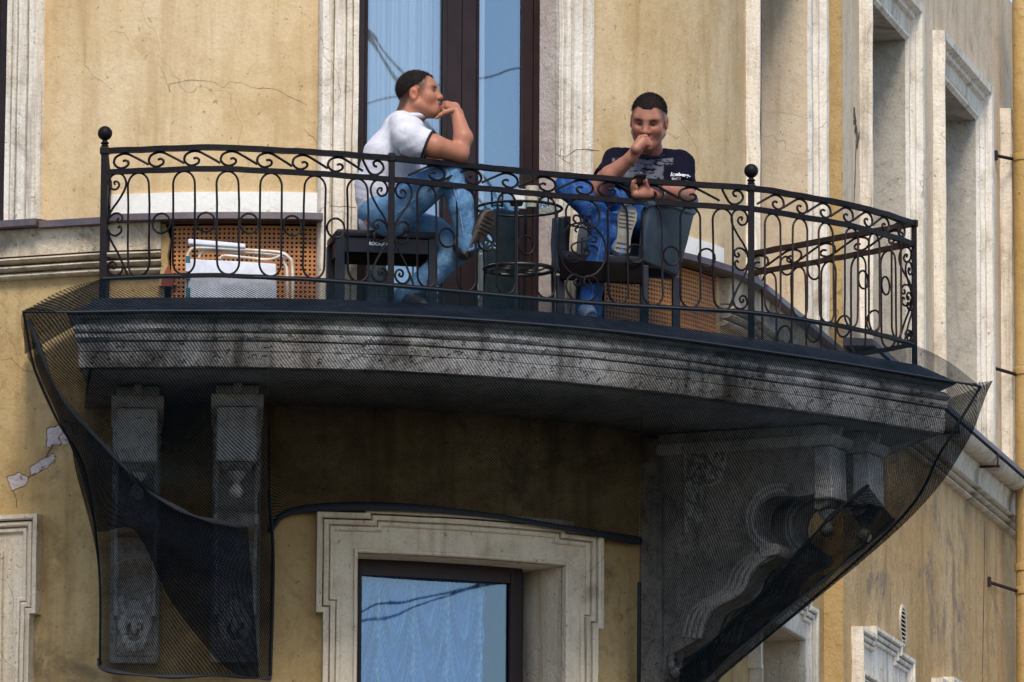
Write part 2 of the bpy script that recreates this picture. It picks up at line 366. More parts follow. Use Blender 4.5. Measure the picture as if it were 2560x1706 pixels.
M['festoon'] = cloth('sky_tinted_festoon_voile', (0.07, 0.21, 0.52), (0.10, 0.26, 0.58), 0.10, (0.62, 0.82, 1.0))  # sky reflection blue in the base, fold light in the paler tone
def net(name, lo, hi, c=(0.008, 0.016, 0.02), sc=(95, 95), ang=0.6, double=0.0):
    m, nt, b = mk(name); out = nt.nodes['Material Output']
    b.inputs['Base Color'].default_value = rgba(c); b.inputs['Roughness'].default_value = 0.9; b.inputs['Specular IOR Level'].default_value = 0.02
    uv = nd(nt, 'ShaderNodeTexCoord').outputs['UV']; mp = nd(nt, 'ShaderNodeMapping'); mp.inputs['Rotation'].default_value = (0, 0, ang); nt.links.new(uv, mp.inputs['Vector'])
    w = nd(nt, 'ShaderNodeTexWave', Scale=sc[0] / 6.283 * 2, Distortion=0.0); nt.links.new(mp.outputs[0], w.inputs['Vector'])
    w.inputs['Distortion'].default_value = 3.5; w.inputs['Detail'].default_value = 3; w.inputs['Detail Scale'].default_value = 0.12
    g = noise(nt, pos(nt), 4.0, 5, 0.65); g2 = noise(nt, pos(nt), 120.0, 2)
    cov = math_(nt, 'ADD', ramp(nt, w.outputs['Fac'], 0.25, 0.8, lo, hi), math_(nt, 'MULTIPLY', math_(nt, 'SUBTRACT', g, 0.5), 0.55))
    cov = math_(nt, 'ADD', cov, math_(nt, 'MULTIPLY', math_(nt, 'SUBTRACT', g2, 0.5), 0.5))
    if double:
        sx = nd(nt, 'ShaderNodeSeparateXYZ'); nt.links.new(uv, sx.inputs[0]); cov = math_(nt, 'ADD', cov, ramp(nt, sx.outputs['Y'], 0.28, 0.40, 0.0, double))
    t = nd(nt, 'ShaderNodeBsdfTransparent'); mx = nd(nt, 'ShaderNodeMixShader')
    cl = nd(nt, 'ShaderNodeClamp'); nt.links.new(cov, cl.inputs[0])
    nt.links.new(cl.outputs[0], mx.inputs[0]); nt.links.new(t.outputs[0], mx.inputs[1]); nt.links.new(b.outputs[0], mx.inputs[2]); nt.links.new(mx.outputs[0], out.inputs[0]); return m
M['net'] = net('dark_green_debris_net', 0.28, 0.74, (0.003, 0.006, 0.008), sc=(72, 72), double=0.11); M['net_bag'] = net('sagging_debris_net', 0.38, 0.84, (0.003, 0.007, 0.010), sc=(72, 72))
M['net_thin'] = net('dark_green_net_skirt', 0.28, 0.90, (0.0025, 0.007, 0.011), sc=(62, 62))
M['net_dense'] = net('doubled_debris_net', 0.55, 0.95, (0.003, 0.006, 0.011))
M['net_hem'] = plain('net_hem_rope', (0.008, 0.012, 0.018), 0.7, scale=60, bmp=0.6)

# ------------------------------------------------------------------ setting: street and pavement
def sheet(name, x0, x1, y0, y1, z0, z1, m):
    o = boxes(name, [(((x0 + x1) / 2, (y0 + y1) / 2, (z0 + z1) / 2), ((x1 - x0) / 2, 0, 0), (0, (y1 - y0) / 2, 0), (0, 0, (z1 - z0) / 2))], m)
    o['kind'] = 'structure'; o['label'] = name.replace('_', ' ') + ' below the balcony'; return o
sheet('ground', -400, 400, -400, 400, -0.5, -0.004, M['asphalt'])
sheet('pavement', -40, 60, 29.5, 60, -0.004, 0.13, M['pave'])

# ------------------------------------------------------------------ the corner building
bld = thing('corner_building', 'ochre plastered building with rounded corner and white window surrounds', 'building', wall_pt(0, 0, 0))
ZBOT = 7.48                                            # underside of the string course
s_ = lambda u, v=300, d=0.0: HW(u, v, d)[0]
DOOR = (s_(893), s_(1390), ZS - 0.02, 9.7)
W0 = (-2.4, s_(19, 300), 7.775, 9.9)
WA = (3.74, 5.22, 7.80, 9.95)
NL, NR = (s_(412, 640), s_(797, 640), ZS, 7.735), (s_(1505, 720), s_(1790, 740), ZS, 7.735)    # bays of the grilles
LW0 = (-2.3, s_(8, 1390), 4.4, 6.093)
LW1 = (0.542, 1.673, 4.4, 6.085)
LE = (3.74, 4.95, 4.4, 6.06)
SB, SC, SD = (6.50, 7.74, 7.80, 9.95), (8.95, 10.26, 7.80, 9.95), (11.46, 12.6, 7.80, 9.95)
SF, SG = (6.15, 7.40, 4.4, 6.0), (8.75, 10.0, 4.4, 6.0)

def wall(name, sa, sb, za, zb, d0, holes, m, reveal, depth=0.32):
    f = FM(); ss = sorted({sa, sb} | {min(max(h[i], sa), sb) for h in holes for i in (0, 1)}); zz = sorted({za, zb} | {min(max(h[i], za), zb) for h in holes for i in (2, 3)})
    inside = lambda s, z: any(h[0] < s < h[1] and h[2] < z < h[3] for h in holes)
    for a, b in zip(ss, ss[1:]):
        for c, d in zip(zz, zz[1:]):
            if not inside((a + b) / 2, (c + d) / 2): f.quad((a, d0, c), (b, d0, c), (b, d0, d), (a, d0, d))
    f.quad((sa, d0 - 0.5, za), (sa, d0, za), (sa, d0, zb), (sa, d0 - 0.5, zb)); f.quad((sb, d0, za), (sb, d0 - 0.5, za), (sb, d0 - 0.5, zb), (sb, d0, zb))
    o = f.build(name, m, bld)
    for h in holes:
        dep = h[4] if len(h) > 4 else depth; g = FM(); e = 0.002
        a, b, c, d = max(h[0], sa), min(h[1], sb), max(h[2], za), min(h[3], zb)
        if c >= d: continue
        g.quad((a + e, d0, c), (a + e, d0, d), (a + e, d0 - dep, d), (a + e, d0 - dep, c)); g.quad((b - e, d0, c), (b - e, d0 - dep, c), (b - e, d0 - dep, d), (b - e, d0, d))
        if d == h[3]: g.quad((a, d0, d - e), (b, d0, d - e), (b, d0 - dep, d - e), (a, d0 - dep, d - e))
        if c == h[2]: g.quad((a, d0, c + e), (a, d0 - dep, c + e), (b, d0 - dep, c + e), (b, d0, c + e))
        g.build('reveal', h[5] if len(h) > 5 else reveal, bld)
    return o
wall('upper_wall', -6, S_STEP, ZBOT, 11.0, 0, [W0 + (0.3, M['white']), DOOR + (0.32, M['pink']), WA + (0.32, M['wall_side_up']), NL + (0.1, M['recess']), NR + (0.1, M['recess'])], M['wall_up'], M['reveal'])
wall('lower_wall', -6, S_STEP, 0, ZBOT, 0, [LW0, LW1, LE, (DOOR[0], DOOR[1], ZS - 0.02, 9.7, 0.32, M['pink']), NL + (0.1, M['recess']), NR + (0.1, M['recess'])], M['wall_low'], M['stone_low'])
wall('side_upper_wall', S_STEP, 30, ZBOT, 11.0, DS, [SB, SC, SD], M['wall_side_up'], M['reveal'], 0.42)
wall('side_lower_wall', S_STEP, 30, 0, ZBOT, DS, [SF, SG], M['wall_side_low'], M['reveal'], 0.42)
f = FM(); f.box(S_STEP - 0.012, S_STEP - 0.002, 0.0, DS + 0.004, 0, 11.0); f.build('wall_return', M['ochre_end'], bld, label='ochre plaster return with shade in its colour where the side wall steps forward')

# --- string course: plaster mouldings, metal ledge, fresh white band
def course(s0, s1, d0=0.0, m=None):
    f = FM()
    f.sweep([(d0, 7.735), (d0 + 0.07, 7.735), (d0 + 0.062, 7.70), (d0 + 0.05, 7.66), (d0 + 0.052, 7.60), (d0, 7.60)], s0, s1)
    f.build('frieze', m or M['dirty'], bld, wob=0.004)
    for zt, zb_, p in ((7.594, 7.562, 0.080), (7.555, 7.524, 0.066), (7.517, 7.485, 0.046)):
        g = FM(); n = 6
        prof = [(d0, zb_)] + [(d0 + p * (0.45 + 0.55 * math.sin(math.pi * i / n)), zb_ + (zt - zb_) * i / n) for i in range(n + 1)] + [(d0, zt)]
        g.sweep(prof, s0, s1); g.build('moulding', m or M['dirty'], bld, wob=0.004)
sL_end = s_(402, 660, 0.05)
course(-5, sL_end); course(s_(1800, 740), S_STEP - 0.02); course(S_STEP, 28, DS, M['gutter'])
def ledge(s0, s1, d0=0.0, p=0.13, m=None, dz=0.0):
    f = FM(); f.sweep([(d0, 7.738 + dz), (d0 + p, 7.735 + dz), (d0 + p + 0.006, 7.738 + dz), (d0 + p, 7.772 + dz), (d0, 7.785 + dz)], s0, s1)
    f.build('ledge', m or M['ledge'], bld, wob=0.003)
ledge(-5, s_(95, 570, 0.1)); ledge(s_(97, 570, 0.1), s_(270, 560, 0.1), p=0.10, dz=-0.008)
ledge(s_(272, 550, 0.1), s_(806, 550, 0.1), p=0.12); ledge(s_(1500, 640, 0.1), s_(1905, 700, 0.1), p=0.12); ledge(s_(1908, 700, 0.1), S_STEP - 0.02, p=0.12)
ledge(S_STEP, 28, DS, 0.17, dz=0.06)
f = FM(); f.sweep([(DS + 0.03, 7.735)] + [(DS + 0.10 + 0.07 * math.cos(a), 7.79 + 0.065 * math.sin(a)) for a in [math.pi * (1.05 + 0.9 * i / 8) for i in range(9)]], S_STEP + 0.1, 28); f.build('gutter', M['gutter'], bld)
for k in range(4):
    g = FM(); s0 = 8.5 + k * 1.45; g.box(s0, s0 + 0.02, DS + 0.055, DS + 0.19, 7.705, 7.72); g.box(s0, s0 + 0.02, DS + 0.172, DS + 0.182, 7.705, 7.79); g.build('gutter_hook', M['rust'], bld)
for (a, b, va, vb) in ((275, 802, 480, 530), (1500, 1800, 620, 655)):
    f = FM(); sa, sb = s_(a, va), s_(b, va); f.box(sa, sb, -0.01, 0.022, 7.783, 7.892); f.build('white_band', M['white_clean'], bld, label='freshly painted white band above the ledge', wob=0.003)

# --- window surrounds
PROF_UP = [(0, 0), (0, 0.026), (0.026, 0.026), (0.029, 0.004), (0.036, 0.004), (0.039, 0.036), (0.062, 0.040), (0.066, 0.014), (0.074, 0.014), (0.077, 0.05), (0.125, 0.054), (0.130, 0.026), (0.139, 0.026), (0.144, 0.066), (0.185, 0.070), (0.192, 0.058), (0.2, 0.03), (0.2, 0)]
def surround(h, d0, m, prof=PROF_UP, label=None):
    f = FM(); z0 = h[2]; f.frame([(h[0], z0), (h[0], h[3]), (h[1], h[3]), (h[1], z0)], prof, d0); return f.build('window_surround', m, bld, wob=0.0035, label=label)
surround(W0, 0, M['white']); surround((DOOR[0], DOOR[1], ZS, DOOR[3]), 0, M['white'], label='fluted white door surround')
PROF_SIDE = [(0, -0.06), (0, 0.0), (0.02, 0.02), (0.035, 0.02), (0.045, 0.0), (0.15, 0.004), (0.16, 0.03), (0.185, 0.034), (0.19, 0.05), (0.205, 0.07), (0.25, 0.075), (0.255, 0.0)]
for h, d0 in ((WA, 0.0), (SB, DS), (SC, DS), (SD, DS)): surround((h[0], h[1], 7.795, h[3]), d0, M['white'], PROF_SIDE)
def eared(h, zt, ears, d0, m, drop=0.5, mid=None, up=0.028, ins=0.034):
    """eared lower surround: flat band round the opening and a moulding that steps out at the corners"""
    so, s1o = h[0] - 0.205, h[1] + 0.215
    mid = mid or (h[0] + 0.03, h[1] + 0.03)
    zb = h[2] - 0.1; ze = zt - drop
    path = [(so + ins, zb), (so + ins, ze), (so, ze), (so, zt), (mid[0], zt), (mid[0], zt + up), (mid[1], zt + up), (mid[1], zt), (s1o, zt), (s1o, ze), (s1o - ins, ze), (s1o - ins, zb)]
    f = FM(); f.box(so + 0.04, h[0], d0, d0 + 0.028, zb, zt - 0.03); f.box(h[1], s1o - 0.04, d0, d0 + 0.028, zb, zt - 0.03); f.box(h[0], h[1], d0, d0 + 0.0275, h[3], zt - 0.03)
    f.build('window_surround', m, bld, wob=0.002)
    for prof in ([(-0.088, 0.0), (-0.088, 0.038), (-0.082, 0.044), (-0.068, 0.044), (-0.064, 0.032), (-0.062, 0.0)], [(-0.058, 0), (-0.058, 0.05), (-0.05, 0.056), (-0.036, 0.054), (-0.033, 0.042), (-0.031, 0)], [(-0.027, 0), (-0.027, 0.062), (-0.02, 0.07), (0, 0.07), (0, 0)]):
        f = FM(); f.frame(path, prof, d0); f.build('surround_moulding', m, bld, wob=0.003)
    f = FM(); f.frame([(h[0], zb), (h[0], h[3]), (h[1], h[3]), (h[1], zb)], [(0, 0), (0, 0.036), (0.006, 0.042), (0.016, 0.042), (0.02, 0.028), (0.02, 0)], d0); f.build('inner_bead', m, bld, wob=0.002)
eared(LW1, 6.278, 0, 0, M['stone_low'], mid=(0.575, 1.695)); eared(LW0, 6.288, 0, 0, M['stone_low'], mid=(-2.0, -1.5), drop=0.5)
eared(LE, 6.25, 0, 0, M['white']); eared(SF, 6.25, 0, DS, M['white'], up=0.05, ins=0.05, mid=(6.35, 7.2)); eared(SG, 6.25, 0, DS, M['white'], up=0.05, ins=0.05, mid=(8.95, 9.8))

# --- windows: frame, panes, room lining behind
def flat_pane(s0, s1, z0, z1, d, parent, m=None, th=None):
    c = (np.array(wall_pt(s0, d, 0)) + np.array(wall_pt(s1, d, 0))) / 2; t = np.array([math.cos(th), math.sin(th), 0]) if th is not None else np.array(wall_pt(s1, d, 0)) - np.array(wall_pt(s0, d, 0)); t = t / np.linalg.norm(t) * (s1 - s0) / 2
    ps = [c - t + (0, 0, z0), c + t + (0, 0, z0), c + t + (0, 0, z1), c - t + (0, 0, z1)]
    return link('pane', raw('pane', ps, [(0, 1, 2, 3)]), m or M['glass'], parent)
def window(name, h, d0, fd, bars, hbars=(), fw=0.05, label=None, pth=None, gm=None):
    """bars: list of (s0, s1) upright members, panes fill the gaps"""
    f = FM(); dd0, dd1 = d0 + fd - 0.06, d0 + fd
    for k, (a, b) in enumerate(bars): f.box(a, b, dd0, dd1 + 0.003 * (k % 2), h[2], h[3])
    for a, b in hbars: f.box(bars[0][0], bars[-1][1], dd0 + 0.002, dd1 - 0.004, a, b)
    o = f.build(name, M['frame'], bld, label=label)
    for (a, b), (c, d) in zip(bars, bars[1:]):
        if c - b > 0.03:
            flat_pane(b - 0.006, c + 0.006, h[2], h[3], d0 + fd - 0.03, o, gm, pth)
            g = FM(); g.frame([(b, h[2]), (b, h[3]), (c, h[3]), (c, h[2])], [(-0.018, -0.02), (-0.018, 0.0), (-0.002, 0.004), (-0.002, -0.02)], d0 + fd, closed=False); g.build('glazing_bead', M['frame'], o)
    return o
def room(h, d0, m=None):
    f = FM(); a, b, c, d = h[0] - 0.3, h[1] + 0.3, h[2] - 0.3, h[3] + 0.3; d1, d2 = d0 - 0.33, d0 - 1.2
    f.quad((a, d2, c), (b, d2, c), (b, d2, d), (a, d2, d)); f.quad((a, d1, c), (a, d2, c), (a, d2, d), (a, d1, d)); f.quad((b, d1, c), (b, d2, c), (b, d2, d), (b, d1, d))
    f.quad((a, d1, d), (b, d1, d), (b, d2, d), (a, d2, d)); f.quad((a, d1, c), (b, d1, c), (b, d2, c), (a, d2, c)); f.build('room_lining', m or M['room'], bld)
fs = lambda u: s_(u, 300, -0.17)
door = window('balcony_door', DOOR, 0, -0.14, [(DOOR[0] + 0.003, fs(907)), (fs(1111), fs(1146)), (fs(1148.5), fs(1183)), (fs(1300), fs(1322)), (fs(1325), DOOR[1] - 0.003)], [(DOOR[2], DOOR[2] + 0.1), (9.6, 9.69)], label='dark brown double balcony door with tall glass panes', pth=R(19))
window('window', W0, 0, -0.12, [(W0[0] + 0.01, W0[0] + 0.06), (s_(3, 300, -0.14), W0[1] - 0.002)], [(W0[2], W0[2] + 0.06), (9.85, 9.89)])
fl = lambda u: s_(u, 1600, -0.2)
lw = window('window', LW1, 0, -0.20, [(LW1[0] + 0.003, LW1[0] + 0.055), (fl(1284), fl(1305))], [(6.005, 6.084)], label='dark framed lower window with sky-tinted festoon curtain', gm=M['glass_low'])
window('window', LW0, 0, -0.20, [(-2.29, -2.2), (LW0[1] - 0.07, LW0[1] - 0.002)], [(6.03, 6.09)])
for h, d0, dp in ((WA, 0, -0.26), (LE, 0, -0.26), (SB, DS, -0.36), (SC, DS, -0.36), (SD, DS, -0.36), (SF, DS, -0.36), (SG, DS, -0.36)):
    mid = (h[0] + h[1]) / 2; window('window', h, d0, dp, [(h[0] + 0.004, h[0] + 0.06), (mid - 0.04, mid + 0.04), (h[1] - 0.06, h[1] - 0.004)], [(h[2], h[2] + 0.06), (h[3] - 0.06, h[3] - 0.004)])
M['dark_room'] = plain('unlit_room', (0.06, 0.10, 0.09), 0.9)  # interior darkness is put into the lining colour
for h, d0 in ((W0, 0), (DOOR, 0), (LW0, 0), (WA, 0), (LE, 0)): room(h, d0)
room(LW1, 0, M['dark_room'])

# --- curtains hang behind the glass
def curtain(name, s0, s1, z0, z1, d, amp, n, m, label, fn=None, cols=120, rws=8):
    rows = []
    for i in range(rws + 1):
        z = z0 + (z1 - z0) * i / rws; row = []
        for j in range(cols + 1):
            t = j / cols; s = s0 + (s1 - s0) * t
            dd = d + (fn(t, i / rws) if fn else amp * (math.sin(t * n * 6.283 + 0.9 * math.sin(t * 7)) + 0.5 * math.sin(t * n * 2.3 * 6.283 + 1.3)))
            row.append(wall_pt(s, dd, z))
        rows.append(row)
    o = grid(name, rows, m, None)
    if fn:
        ca = o.data.color_attributes.new('tint', 'FLOAT_COLOR', 'POINT'); ca.data.foreach_set('color', np.repeat(np.array([fold_pale(j / cols, i / rws) for i in range(rws + 1) for j in range(cols + 1)], np.float32), 4))
    return tag(o, label, 'curtain', 'curtains behind the panes')
curtain('curtain', fs(900), fs(1120), ZS, 9.6, -0.27, 0.012, 6, M['sheer'], 'pale sheer curtain in folds behind the wide pane of the balcony door')
curtain('curtain', fs(1190), fs(1232), ZS, 9.6, -0.26, 0.010, 2, M['sheer'], 'narrow strip of sheer curtain behind the slim pane of the balcony door')
def fold_pale(t, r):                        # overlapping voile plus fold light painted paler along gathers and swag creases
    c = t * 4.0 + 0.15; x = c % 1.0; e = min(x, 1 - x); dr = r * 5.0 - 1.5 * (abs(x - 0.5) * 2) ** 1.6 + 0.2 * math.sin(math.floor(c) * 2.1)
    k = 0.0
    for ph, w, g in ((0.0, 0.06, 0.8), (0.17, 0.025, 0.45), (0.34, 0.04, 0.6), (0.56, 0.03, 0.45), (0.78, 0.035, 0.5)): k = max(k, g * math.exp(-(((dr - ph + 0.5) % 1.0 - 0.5) / w) ** 2))
    return min(1.0, k * (0.35 + 0.65 * (1 - (2 * e)) ** 0.5) + 0.85 * math.exp(-(e / 0.035) ** 2) * (0.7 + 0.3 * math.sin(r * 240)))
def swag(t, r):
    n = 4.0; c = t * n + 0.15; x = (c % 1.0); zz = r * 7.0; prof = (x - 0.5) ** 2 * 4
    drape = zz - prof * 1.5
    return 0.03 * abs(math.sin(drape * 3.1416 * 1.15)) + 0.03 * math.exp(-((min(x, 1 - x)) / 0.05) ** 2) + 0.012 * math.sin(drape * 9.0 + x * 3)
curtain('festoon_curtain', fl(880), fl(1243), 4.4, 6.06, -0.36, 0, 0, M['festoon'], 'festoon curtain tinted with reflected sky blue, gathered in swags inside the lower window', swag, 140, 220)

for h in (NL, NR):
    f = FM(); f.box(h[0] - 0.05, h[1] + 0.05, -0.13, -0.098, h[2] - 0.1, h[3] + 0.1); f.build('recess_back', M['recess'], bld)
# --- perforated hardboard grilles standing on the balcony against the wall
def grille(name, u0, u1, vmid, label, d=0.004):
    sa, sb = s_(u0, vmid, d), s_(u1, vmid, d); za, zb = ZS + 0.005, 7.722; p = 0.0225; f = FM()
    n = int((sb - sa) / p); mrows = int((zb - za) / p); w = 0.0058
    for i in range(n + 1): s = sa + i * p; f.box(s - w, s + w, d, d + 0.005, za, zb)
    for j in range(mrows + 1): z = za + j * p; f.box(sa - w, sb + w, d + 0.0008, d + 0.0058, z - w, z + w)
    o = f.build(name, M['lattice'], None, smooth=None); tag(o, label, 'grille', 'perforated grilles along the balcony wall')
    g = FM(); g.box(sa - 0.02, sb + 0.02, d - 0.07, d - 0.05, za, zb); b = g.build('backing', M['recess'], o)
grille('perforated_grille', 432, 795, 640, 'orange brown perforated board behind the folded white chair')
grille('perforated_grille', 1512, 1788, 740, 'orange brown perforated board behind the dark armchair')
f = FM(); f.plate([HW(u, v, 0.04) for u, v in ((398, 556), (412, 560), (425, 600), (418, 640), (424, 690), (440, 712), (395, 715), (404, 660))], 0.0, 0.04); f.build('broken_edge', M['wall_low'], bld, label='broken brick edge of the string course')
f = FM(); f.plate([HW(u, v, 0.05) for u, v in ((404, 700), (420, 665), (436, 698), (432, 716), (404, 716))], 0.03, 0.055); f.build('brick', plain('red_brick', (0.25, 0.06, 0.03), 0.9), bld)

# --- cracks, bare patches, vent, seam, pipe
def ribbon(pts, w, d=0.0, name='crack', m=None):
    P = [HW(u, v, d) for u, v in pts]; f = FM(); rnd = random.Random(len(pts) + int(pts[0][0]))
    D = []
    for a, b in zip(P, P[1:]):
        k = max(1, int(math.hypot(b[0] - a[0], b[1] - a[1]) / 0.03))
        for i in range(k): t = i / k; D.append((a[0] + (b[0] - a[0]) * t + rnd.uniform(-1, 1) * 0.004, a[1] + (b[1] - a[1]) * t + rnd.uniform(-1, 1) * 0.004))
    D.append(P[-1])
    for i in range(len(D) - 1):
        (s0, z0), (s1, z1) = D[i], D[i + 1]; L = math.hypot(s1 - s0, z1 - z0) + 1e-9; n0, n1 = -(z1 - z0) / L, (s1 - s0) / L
        wa = w * (0.5 + 0.5 * math.sin(math.pi * min(1, (i + 0.5) / len(D)))) * rnd.uniform(0.6, 1.2)
        f.quad((s0 - n0 * wa, d + 0.0015, z0 - n1 * wa), (s1 - n0 * wa, d + 0.0015, z1 - n1 * wa), (s1 + n0 * wa, d + 0.0015, z1 + n1 * wa), (s0 + n0 * wa, d + 0.0015, z0 + n1 * wa))
    f.build(name, m or M['crack'], bld, smooth=None)
def patch(pts, d=0.004):
    rnd = random.Random(int(pts[0][0] * 7)); out = []
    P = [HW(u, v) for u, v in pts]
    for a, b in zip(P, P[1:] + P[:1]):
        for i in range(5): t = i / 5; out.append((a[0] + (b[0] - a[0]) * t + rnd.uniform(-1, 1) * 0.005, a[1] + (b[1] - a[1]) * t + rnd.uniform(-1, 1) * 0.005))
    c0 = np.mean(out, 0); f = FM(); f.plate([tuple(c0 + (np.array(q) - c0) * 1.035 + np.array([-0.003, 0.004])) for q in out], -0.002, 0.0025); f.build('patch_edge', M['crack'], bld, smooth=None)
    f = FM(); f.plate(out, -0.002, d); f.build('bare_patch', M['patch'], bld, smooth=None, label='bare grey render where plaster has fallen')
patch([(118, 1075), (172, 1055), (190, 1090), (175, 1110), (140, 1112), (118, 1118)]); patch([(75, 1172), (105, 1150), (135, 1135), (138, 1150), (105, 1178), (80, 1188)]); patch([(18, 1195), (45, 1183), (72, 1192), (68, 1212), (32, 1228)])
for pl, w in (([(118, 1118), (120, 1100), (150, 1085)], .005), ([(105, 1178), (80, 1188), (112, 1160), (104, 1152)], .004), ([(33, 1228), (40, 1250), (42, 1270)], .004), ([(58, 1290), (66, 1305), (72, 1318)], .004), ([(5, 900), (30, 898), (60, 925), (85, 930)], .0025), ([(25, 845), (40, 870), (42, 890)], .002),
              ([(395, 155), (412, 190), (424, 230), (421, 212), (480, 200), (530, 203), (560, 220)], .002), ([(560, 220), (575, 205), (605, 208), (645, 222), (690, 222), (735, 250), (765, 262)], .002), ([(215, 100), (213, 160), (230, 185), (280, 225)], .0016), ([(2100, 1310), (2110, 1345), (2112, 1360)], .0),
              ([(760, 325), (785, 345), (797, 368)], .002), ([(1690, 290), (1720, 330), (1745, 375)], .0018), ([(1655, 325), (1690, 345), (1700, 340)], .0018), ([(1740, 265), (1755, 300)], .0015), ([(275, 78), (310, 82), (325, 105)], .0016)):
    if w: ribbon(pl, w * 0.42)
ribbon([(135, 1112), (122, 1128), (112, 1150)], 0.005); ribbon([(80, 1186), (72, 1196), (60, 1200)], 0.005); ribbon([(190, 1055), (160, 1072), (128, 1088), (118, 1105)], 0.005)
ribbon([(1388, 385), (1412, 392), (1440, 376), (1470, 372), (1498, 378)], 0.0025, 0.069); ribbon([(1402, 372), (1400, 395), (1425, 410)], 0.003, 0.069); ribbon([(825, 515), (850, 520), (862, 517), (890, 520)], 0.002, 0.069)
ribbon([(2461, 1300), (2460, 1450), (2457, 1600), (2456, 1720)], 0.012, DS, 'joint'); ribbon([(2140, 345), (2138, 430), (2134, 520)], 0.012, DS, 'joint'); ribbon([(2135, 270), (2137, 310), (2143, 340)], 0.04, DS, 'slot'); ribbon([(2154, 320), (2146, 345), (2141, 370)], 0.02, DS, 'joint')
cs, cz = 7.56, 6.445; vent = None
prof = [(cs + 0.085 * math.cos(a), cz + 0.105 * math.sin(a)) for a in np.linspace(0, 2 * math.pi, 24, endpoint=False)]
f = FM(); f.frame(list(reversed(prof)), [(-0.0, 0.0), (-0.0, 0.012), (0.018, 0.012), (0.018, 0.0)], DS, closed=True); vent = f.build('oval_vent', M['gutter'], bld)
g = FM(); g.plate(prof, DS - 0.002, DS + 0.002); g.build('opening', M['recess'], vent)
for k in range(8):
    z = cz - 0.085 + k * 0.0245; hw_ = 0.08 * math.sqrt(max(0.02, 1 - ((z - cz) / 0.105) ** 2)); g = FM(); g.sweep([(DS + 0.003, z), (DS + 0.012, z - 0.008), (DS + 0.014, z - 0.006), (DS + 0.005, z + 0.006)], cs - hw_, cs + hw_); g.build('slat', M['gutter'], vent)

px, py, _ = W3(2563, 700, 0.16 + DS)
pipe = thing('drainpipe', 'ochre painted drainpipe at the edge of the side wall', 'drainpipe', (px, py, 0))
lathe('pipe', (px, py, 0), [(0.072, 0.3), (0.072, 11.0)], M['pipe'], pipe, 24)
for v in (395, 930, 1420, 1478):
    z = A(2563, v, py / K)[2]; lathe('collar', (px, py, z - 0.025), [(0.072, 0), (0.080, 0.004), (0.082, 0.025), (0.080, 0.046), (0.072, 0.05)], M['pipe'], pipe, 24)
for v, u in ((400, 2487), (938, 2480), (1480, 2470)):
    z = A(2540, v, py / K)[2]; q = np.array(wall_pt(s_(u, v, DS), DS, z)); tube('fixing_rod', [q, np.array([px - 0.05, py, z])], 0.011, M['rust'], pipe); 
    lathe('washer', (q[0], q[1], z - 0.03), [(0.02, 0), (0.022, 0.03), (0.02, 0.06)], M['rust'], pipe, 8)

# ------------------------------------------------------------------ balcony: slab, cornice, soffit, brackets
bal = thing('balcony', 'curved stucco balcony on paired carved brackets', 'balcony', tuple(atz(1250, 803, ZS)))
front = [atz(u, v, ZS)[:2] for u, v in ((168, 780), (400, 777), (700, 779), (1000, 788), (1250, 803), (1500, 824), (1700, 848), (1900, 876), (2100, 905), (2390, 955))]
front = [np.array(p) for p in catmull(front, 5)]
def wall_xy(s, d=0.0): return np.array(wall_pt(s, d, 0)[:2])
sWL, sWR = s_(212, 1000), s_(1985, 1000)
path = [wall_xy(sWL)] + front + [wall_xy(sWR)]
def inset(path, t):                                   # offset to the right of travel = towards the house
    out = []; N = len(path)
    for i in range(N):
        a = path[i] - path[i - 1] if i else path[1] - path[0]; b = path[i + 1] - path[i] if i < N - 1 else a
        a = a / np.linalg.norm(a); b = b / np.linalg.norm(b); na = np.array([-a[1], a[0]]); nb = np.array([-b[1], b[0]])
        out.append(path[i] + (na + nb) / max(0.25, 1 + na @ nb) * t)
    return out
def band(name, prof, m, smooth=30, label=None, wob=0.0):  # prof: (inset, dz) swept round the slab edge
    rows = []
    for t, dz in prof:
        r = []
        for i, p in enumerate(inset(path, t)):
            w = wob * wobble(p[0] * 2, p[1], dz * 40) if wob else 0; r.append((p[0] + w, p[1] + w, ZS + dz + w * 0.7))
        rows.append(r)
    return grid(name, rows, m, bal, smooth, label)
HS = 0.262
poly_top = inset(path, 0.01); wallback = [wall_xy(sWL + (sWR - sWL) * i / 30, 0.002) for i in range(31)]
def cap(name, z, ins, m, th=0.02):
    P = inset(path, ins)[1:-1]; n = len(P); rows = [[(p[0], p[1], z) for p in P], []]
    sa = [sWL + (sWR - sWL) * i / (n - 1) for i in range(n)]; rows[1] = [wall_pt(s, 0.003, z) for s in sa]
    return grid(name, rows, m, bal, 30, thick=th)
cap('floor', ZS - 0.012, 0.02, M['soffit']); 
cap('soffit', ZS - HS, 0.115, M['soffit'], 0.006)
band('flashing', [(0.17, 0.092), (0.165, 0.092), (0.10, 0.056), (0.012, 0.008), (0.0, 0.0), (0.0, -0.012), (0.01, -0.014)], M['flash'], 40, 'blue black sheet metal edge of the balcony')
band('fillet', [(0.012, -0.013), (0.085, -0.020), (0.085, -0.050)], M['fascia'], 30, None, 0.004)
band('upper_moulding', [(0.085, -0.048), (0.050, -0.052), (0.032, -0.062), (0.026, -0.078), (0.034, -0.092), (0.066, -0.098)], M['fascia'], 50, None, 0.005)
band('middle_moulding', [(0.066, -0.097), (0.040, -0.102), (0.036, -0.118), (0.042, -0.134), (0.072, -0.140)], M['fascia'], 30, None, 0.005)
band('fascia', [(0.072, -0.139), (0.048, -0.144), (0.052, -0.185), (0.062, -0.188), (0.050, -0.192), (0.052, -0.240), (0.058, -HS), (0.12, -HS + 0.002)], M['fascia'], 30, 'peeling whitewashed fascia of the balcony', 0.005)

